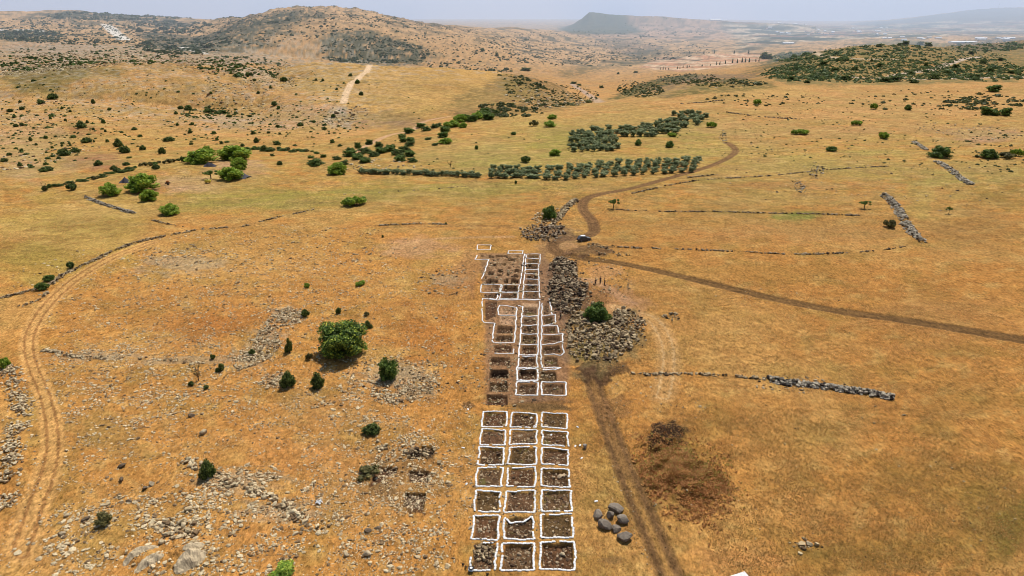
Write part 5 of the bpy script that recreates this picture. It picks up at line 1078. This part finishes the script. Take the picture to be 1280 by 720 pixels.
for (a, b) in [((275,214),(250,218)),((240,221),(225,224))]:
    p, q = P(*a), P(*b); V, Fc = [], []
    L = [(p[0]+(q[0]-p[0])*u, p[1]+(q[1]-p[1])*u) for u in np.linspace(0, 1, 9)]
    parts_ = [limb((u[0], u[1], float(gz(*u))), (u[0]+.05, u[1], float(gz(*u))+1.1), .06, .05, 2, 5, 0) for u in L]+[limb((L[k][0], L[k][1], float(gz(*L[k]))+hh), (L[k+1][0], L[k+1][1], float(gz(*L[k+1]))+hh), .045, .045, 2, 5, .02) for k in range(8) for hh in (.5, .95)]
    r = empty('pole_fence', (0, 0, 0)); o = part('rails', joinvf(*parts_[9:]), M_POLE, r); o = part('posts', joinvf(*parts_[:9]), M_POLE, r); tag(r, 'rough branch fence of the camp, %s' % ('right stretch near the shelters' if a[0] > 260 else 'left stretch near the cart'), 'fence')

# ------------------------------------------------------------------ parked car
M_CAR = flat_mat('dark_car_paint', lin(58,62,74), .3, .6, 2, .95, 1.05); M_GLASS = flat_mat('car_glass', (.05,.06,.07), .06, 1.0, 2, .95, 1.05); M_LAMP = flat_mat('lamp_lens', (.8,.8,.78), .15, .8); M_RED = flat_mat('rear_lamp', (.35,.02,.02), .2, .6); M_ROOFGLARE = flat_mat('white_roof_glare', (.8,.8,.8), .5)
def car():
    x, y = P(730, 301); r = empty('parked_car', (x, y, float(gz(x, y))-.02), R(18)); tag(r, 'dark off road car with modelled white roof glare parked at the road bend', 'car')
    prof = [(-2.15,.45),(-2.2,.95),(-2.05,1.12),(-1.95,1.16),(-1.7,1.72),(-1.2,1.80),(.25,1.78),(.85,1.22),(1.9,1.08),(2.15,.9),(2.2,.5),(1.9,.38),(-1.9,.38)]
    V, Fc = [], []; n = len(prof)
    for yy, sc_ in ((-.90,0),(-.84,1),(.84,1),(.90,0)):
        for (a, b) in prof:
            k = .12 if b > 1.3 else 0
            V.append((a, yy*(1-k), b if sc_ else (b-.04 if b > .6 else b+.03)))
    for s_ in range(3):
        for k in range(n): Fc.append([s_*n+k, s_*n+(k+1)%n, (s_+1)*n+(k+1)%n, (s_+1)*n+k])
    Fc += [list(range(n)), list(range(3*n, 4*n))[::-1]]
    part('body', (V, Fc), M_CAR, r, False, .04)
    for s_ in (-1, 1):
        part('side_window', ([(-1.75,s_*.853,1.2),(-1.62,s_*.79,1.62),(.12,s_*.79,1.66),(.62,s_*.853,1.24)], [[0,1,2,3]]), M_GLASS, r)
        part('door_mirror', boxv(.55,.72,s_*.9-.1,s_*.9+.1,1.14,1.3), M_CAR, r, False, .02)
        part('headlight', boxv(2.1,2.22,s_*.66-.18,s_*.66+.18,.72,.9), M_LAMP, r, False, .02); part('rear_light', boxv(-2.24,-2.14,s_*.74-.1,s_*.74+.1,.85,1.1), M_RED, r, False, .02)
        for a in (-1.35, 1.35):
            w = part('wheel', cyl(.37, .24, 'y', 22, .37, a, s_*.83), M_DARK, r, False, .03); part('rim', cyl(.2, .26, 'y', 14, .37, a, s_*.835), M_STEEL, w)
    part('windscreen', ([(.30,-.74,1.745),(.30,.74,1.745),(.84,.80,1.25),(.84,-.80,1.25)], [[0,1,2,3]]), M_GLASS, r); part('rear_window', ([(-1.74,-.7,1.68),(-1.74,.7,1.68),(-1.975,.76,1.2),(-1.975,-.76,1.2)], [[0,1,2,3]]), M_GLASS, r)
    for o in r.children:
        if o.name.startswith(('windscreen', 'rear_window')): o.location.x = .012 if 'wind' in o.name and 'screen' in o.name else -.012
    part('front_bumper', boxv(2.12,2.32,-.8,.8,.42,.66), M_DARK, r, False, .04); part('rear_bumper', boxv(-2.32,-2.12,-.8,.8,.42,.66), M_DARK, r, False, .04)
    ld = empty('roof_glare_root', (0, 0, 0)); bpy.data.objects.remove(ld)
    x2 = bpy.data.objects.new('roof_bundle', mesh_py('roof_bundle', *[q for q in (lambda v: ([(a*.95, b*.55, c*.16) for a, b, c in ICO2.tolist()], ICOF2.tolist()))(0)], M_ROOFGLARE, True)); COL.objects.link(x2)  # white lump added to stand for sun glare on the car roof
    x2.location = (r.location.x-.5*math.cos(R(18)), r.location.y-.5*math.sin(R(18)), r.location.z+1.93); x2.rotation_euler = (0, 0, R(18)); tag(x2, 'white lump shaped as sun glare on the roof of the parked car', 'glare')
car()

# ------------------------------------------------------------------ people
M_SKIN = flat_mat('skin', lin(190,140,110), .6); M_HAIR = flat_mat('dark_hair', (.02,.015,.012), .7)
def skin_obj(name, pts, edges, radii, mat, parent, sub=1):
    me = bpy.data.meshes.new(name); me.from_pydata(pts, edges, []); o = bpy.data.objects.new(name, me); COL.objects.link(o); o.parent = parent
    md = o.modifiers.new('s', 'SKIN'); md.use_smooth_shade = True
    for v, rr in zip(me.skin_vertices[0].data, radii): v.radius = rr if hasattr(rr, '__len__') else (rr, rr)
    me.skin_vertices[0].data[0].use_root = True
    if sub: o.modifiers.new('u', 'SUBSURF').levels = sub; o.modifiers['u'].render_levels = sub
    me.materials.append(mat); return o
def person(px, py, rz, shirt, trousers, label, step=.08, armf=.0, hat=None, hgt=1.15):
    x, y = P(px, py); r = empty('person', (x, y, float(gz(x, y))), rz, hgt); tag(r, label, 'person')
    hl, hr = (-.1, 0, .93), (.1, 0, .93); kl, kr = (-.11, step*.6+.02, .50), (.11, -step*.4+.03, .50); al, ar = (-.12, step*.8, .09), (.12, -step*.9, .09)
    fl_, fr = (-.13, step*.8+.17, .035), (.13, -step*.9+.17, .035); sl, sr = (-.18, 0, 1.42), (.18, 0, 1.42); el, er = (-.24, -.02+armf*.3, 1.14), (.24, -.02, 1.14); wl, wr = (-.25, .06+armf*.6, .90+armf*.2), (.25, .07, .90)
    pts = [(0,0,.97),(0,0,1.2),(0,0,1.4),(0,.01,1.51),(0,.02,1.62),(0,.02,1.74),hl,kl,al,fl_,hr,kr,ar,fr,sl,el,wl,sr,er,wr]
    ed = [(0,1),(1,2),(2,3),(3,4),(4,5),(0,6),(6,7),(7,8),(8,9),(0,10),(10,11),(11,12),(12,13),(2,14),(14,15),(15,16),(2,17),(17,18),(18,19)]
    rad = [(.14,.10),(.14,.10),(.15,.10),.055,.10,.08,.085,.06,.045,.04,.085,.06,.045,.04,.06,.045,.032,.06,.045,.032]
    hands = [(wl, -1), (wr, 1)]
    for w_, sd in hands:      # palm, four fingers and a thumb
        bi = pts.index(w_); pm = (w_[0], w_[1]+.02, w_[2]-.09); pts.append(pm); rad.append((.032,.016)); pi_ = len(pts)-1; ed.append((bi, pi_))
        for q in range(4):
            f1 = (pm[0], pm[1]-.03+q*.02, pm[2]-.045); f2 = (pm[0]-sd*.015, pm[1]-.03+q*.021, pm[2]-.075-(.012 if q in (1, 2) else 0)); pts += [f1, f2]; rad += [.009, .007]; ed += [(pi_, len(pts)-2), (len(pts)-2, len(pts)-1)]
        pts.append((pm[0]-sd*.01, pm[1]+.055, pm[2]-.01)); rad.append(.009); ed.append((pi_, len(pts)-1))
    skin_obj('body', pts, ed, rad, M_SKIN, r, 1)
    skin_obj('trousers', [(0,0,1.0),(-.1,0,.92),(-.11,step*.6+.02,.5),(-.12,step*.8,.12),(.1,0,.92),(.11,-step*.4+.03,.5),(.12,-step*.9,.12)], [(0,1),(1,2),(2,3),(0,4),(4,5),(5,6)], [(.155,.115),.105,.08,.065,.105,.08,.065], trousers, r, 1)
    skin_obj('shirt', [(0,0,1.0),(0,0,1.2),(0,0,1.42),sl,el,sr,er], [(0,1),(1,2),(2,3),(3,4),(2,5),(5,6)], [(.16,.12),(.155,.115),(.165,.115),.075,.062,.075,.062], shirt, r, 1)
    hv = [(a*.105, b*.115-.005, c*.12+1.70) for a, b, c in ICO2.tolist() if True]
    part('hair', (hv, [f for f in ICOF2.tolist() if min(hv[q][2] for q in f) > 1.665 or max(hv[q][1] for q in f) < -.02]), hat or M_HAIR, r, True)
    part('shoes', joinvf(boxv(-.175,-.075,step*.8-.07,step*.8+.2,0,.075), boxv(.075,.175,-step*.9-.07,-step*.9+.2,0,.075)), M_DARK, r, False, .02)
    part('face_features', joinvf(*[([(a*.012+sx, b*.012+.118, c*.012+1.665) for a, b, c in ICO1.tolist()], ICOF1.tolist()) for sx in (-.035, .035)], ([(a*.014, b*.02+.125, c*.024+1.635) for a, b, c in ICO1.tolist()], ICOF1.tolist()), ([(a*.03, b*.008+.118, c*.007+1.595) for a, b, c in ICO1.tolist()], ICOF1.tolist())), M_HAIR, r)
BLK = flat_mat('black_cloth', lin(44,42,46), .9); NVY = flat_mat('navy_cloth', lin(48,52,70), .9); GRY = flat_mat('light_cloth', lin(196,188,176), .9); DBR = flat_mat('dark_brown_cloth', lin(70,54,44), .9)
person(744.3,357,.6,BLK,BLK,'person in black standing leftmost of the three on the pale track',.05); person(750.3,355,2.6,NVY,BLK,'person in dark clothes in the middle of the three, slightly farther back',.1,.3)
person(755.5,357,-1.8,DBR,BLK,'person in dark brown top standing rightmost of the three',.06,.2); person(700.8,399,1.2,DBR,BLK,'person with a light hat standing alone at the right edge of the dig',.1,.4,GRY,1.12)

# ------------------------------------------------------------------ small things: stick, bucket, far buildings
p, q = P(766,622), P(748,657)
o = bpy.data.objects.new('wooden_pole', mesh_py('wooden_pole', *limb((p[0],p[1],float(gz(*p))+.1),(q[0]+.3,q[1],float(gz(*q))+.9),.028,.02,8,7,.02), flat_mat('pale_wood', lin(214,184,128)))); COL.objects.link(o); tag(o, 'thin pale pole leaning across the heaped boulders', 'pole')
x, y = P(589,714); r = empty('marker_stand', (x, y, float(gz(x, y)))); tag(r, 'small dark round marker on a peg at the bottom left corner of the near grid', 'marker')
part('disc', cyl(.38, .05, 'z', 22, .55), BLK, r); part('ring', cyl(.2, .02, 'z', 18, .59), M_BAG, r); part('peg', cyl(.03, .55, 'z', 8, .27), M_POLE, r)
M_WALLW = flat_mat('white_wall', (.8,.79,.76), .8); M_ROOFR = flat_mat('pale_roof', lin(200,150,120), .8); M_ROOFW = flat_mat('white_roof', (.82,.82,.8), .6)
def house(px, py, w, d, h, label, grp, roof=M_ROOFR, rz=0):
    x, y = P(px, py); r = empty('house', (x, y, float(gz(x, y))-.5), rz); tag(r, label, 'building', grp)
    part('wall', boxv(-w/2,w/2,-d/2,d/2,0,h), M_WALLW, r)
    V = [(-w/2-1,-d/2-1,h+.01),(w/2+1,-d/2-1,h+.01),(w/2+1,d/2+1,h+.01),(-w/2-1,d/2+1,h+.01),(-w/2,0,h+h*.4),(w/2,0,h+h*.4)]
    part('roof', (V, [[0,1,5,4],[2,3,4,5],[1,2,5],[3,0,4],[3,2,1,0]]), roof, r)
house(1203,53.5,130,40,6,'long low white greenhouse gleaming beyond the wooded hill',None,M_ROOFW); house(893,35,110,60,16,'white block on the dark ridge right of the flat topped mountain',None,M_ROOFW); house(904,35.5,60,50,10,'smaller white block right of the first on the dark ridge',None,M_ROOFW); house(985,55,60,30,6,'small white barn in the farmland by a clump of trees',None,M_ROOFW)
for k in range(46):
    px = random.uniform(950,1130); py = random.uniform(33,44)
    if py < np.interp(px, [950,1000,1130], [33,35,34]): continue
    house(px, py, random.uniform(18,40), random.uniform(14,24), random.uniform(6,10), 'pale house of the hazy far village', 'houses of the far village', random.choice([M_ROOFR, M_ROOFW]), random.uniform(-.6,.6))
for k in range(16): house(random.uniform(1090,1270), random.uniform(47,51), random.uniform(18,50), 16, random.uniform(5,8), 'pale low building on the plain beyond the wooded hill', 'buildings on the plain', M_ROOFW, random.uniform(-.4,.4))
x, y = P(1248,9.5); r = empty('radio_mast', (x, y, float(gz(x, y)))); tag(r, 'thin mast on the hazy ridge at the upper right', 'mast'); part('pole', limb((0,0,-5),(0,0,80),3,1.5,3,6,0), M_STEEL, r); part('antenna', cyl(5, 8, 'z', 10, 60), M_STEEL, r)

# ------------------------------------------------------------------ haze, sky, sun, camera
SUN_EL, SUN_AZ = R(60), R(24)       # azimuth from +Y toward +X
hz = part('haze', boxv(-60000,60000,1000,70000,-900,900), None or flat_mat('tmp', (1,1,1)), None)
m = bpy.data.materials.new('haze_air'); m.use_nodes = True; t = m.node_tree; t.nodes.clear()
vo = t.nodes.new('ShaderNodeVolumeScatter'); vo.inputs['Color'].default_value = (.72,.86,1,1); vo.inputs['Density'].default_value = .00011; vo.inputs['Anisotropy'].default_value = .22
out = t.nodes.new('ShaderNodeOutputMaterial'); ab = t.nodes.new('ShaderNodeVolumeAbsorption'); ab.inputs['Color'].default_value = (.70, .80, 1.0, 1); ab.inputs['Density'].default_value = .00011; ad = t.nodes.new('ShaderNodeAddShader'); t.links.new(vo.outputs[0], ad.inputs[0]); t.links.new(ab.outputs[0], ad.inputs[1]); t.links.new(ad.outputs[0], out.inputs['Volume'])
hz.data.materials.clear(); hz.data.materials.append(m); tag(hz, 'pale blue haze filling the air toward the horizon', 'haze', None, 'structure')
try: m.cycles.homogeneous_volume = True
except Exception: pass
w = bpy.data.worlds.new('World'); S.world = w; w.use_nodes = True; t = w.node_tree
sk = t.nodes.new('ShaderNodeTexSky'); sk.sky_type = 'NISHITA'; sk.sun_disc = False; sk.sun_elevation = SUN_EL; sk.sun_rotation = SUN_AZ; sk.air_density = 1.3; sk.dust_density = 1.0; sk.ozone_density = 2.0
bg = t.nodes['Background']; bg.inputs[1].default_value = .1; t.links.new(sk.outputs[0], bg.inputs[0])
sd = bpy.data.lights.new('sun', 'SUN'); sd.energy = 5.0; sd.angle = R(.53); sd.color = (1, .96, .89)
so = bpy.data.objects.new('sun', sd); COL.objects.link(so)
from mathutils import Vector
dv = Vector((math.sin(SUN_AZ)*math.cos(SUN_EL), math.cos(SUN_AZ)*math.cos(SUN_EL), math.sin(SUN_EL))); so.rotation_euler = dv.to_track_quat('Z', 'Y').to_euler()
cd = bpy.data.cameras.new('camera'); cam = bpy.data.objects.new('camera', cd); COL.objects.link(cam); S.camera = cam
cd.sensor_width = 36; cd.lens = 36*F/1280; cd.clip_start = 1; cd.clip_end = 120000
cam.location = (0, 0, H); cam.rotation_euler = (R(90)-PITCH, 0, 0)
S.view_settings.view_transform = 'Standard'; S.view_settings.look = 'None'; S.view_settings.exposure = 0
S.render.resolution_x, S.render.resolution_y = 1024, 576
cy = S.cycles; cy.max_bounces = 4; cy.diffuse_bounces = 2; cy.glossy_bounces = 1; cy.transmission_bounces = 2; cy.volume_bounces = 1; cy.transparent_max_bounces = 4
cy.use_denoising = True; cy.pixel_filter_type = 'BLACKMAN_HARRIS'; cy.filter_width = .95
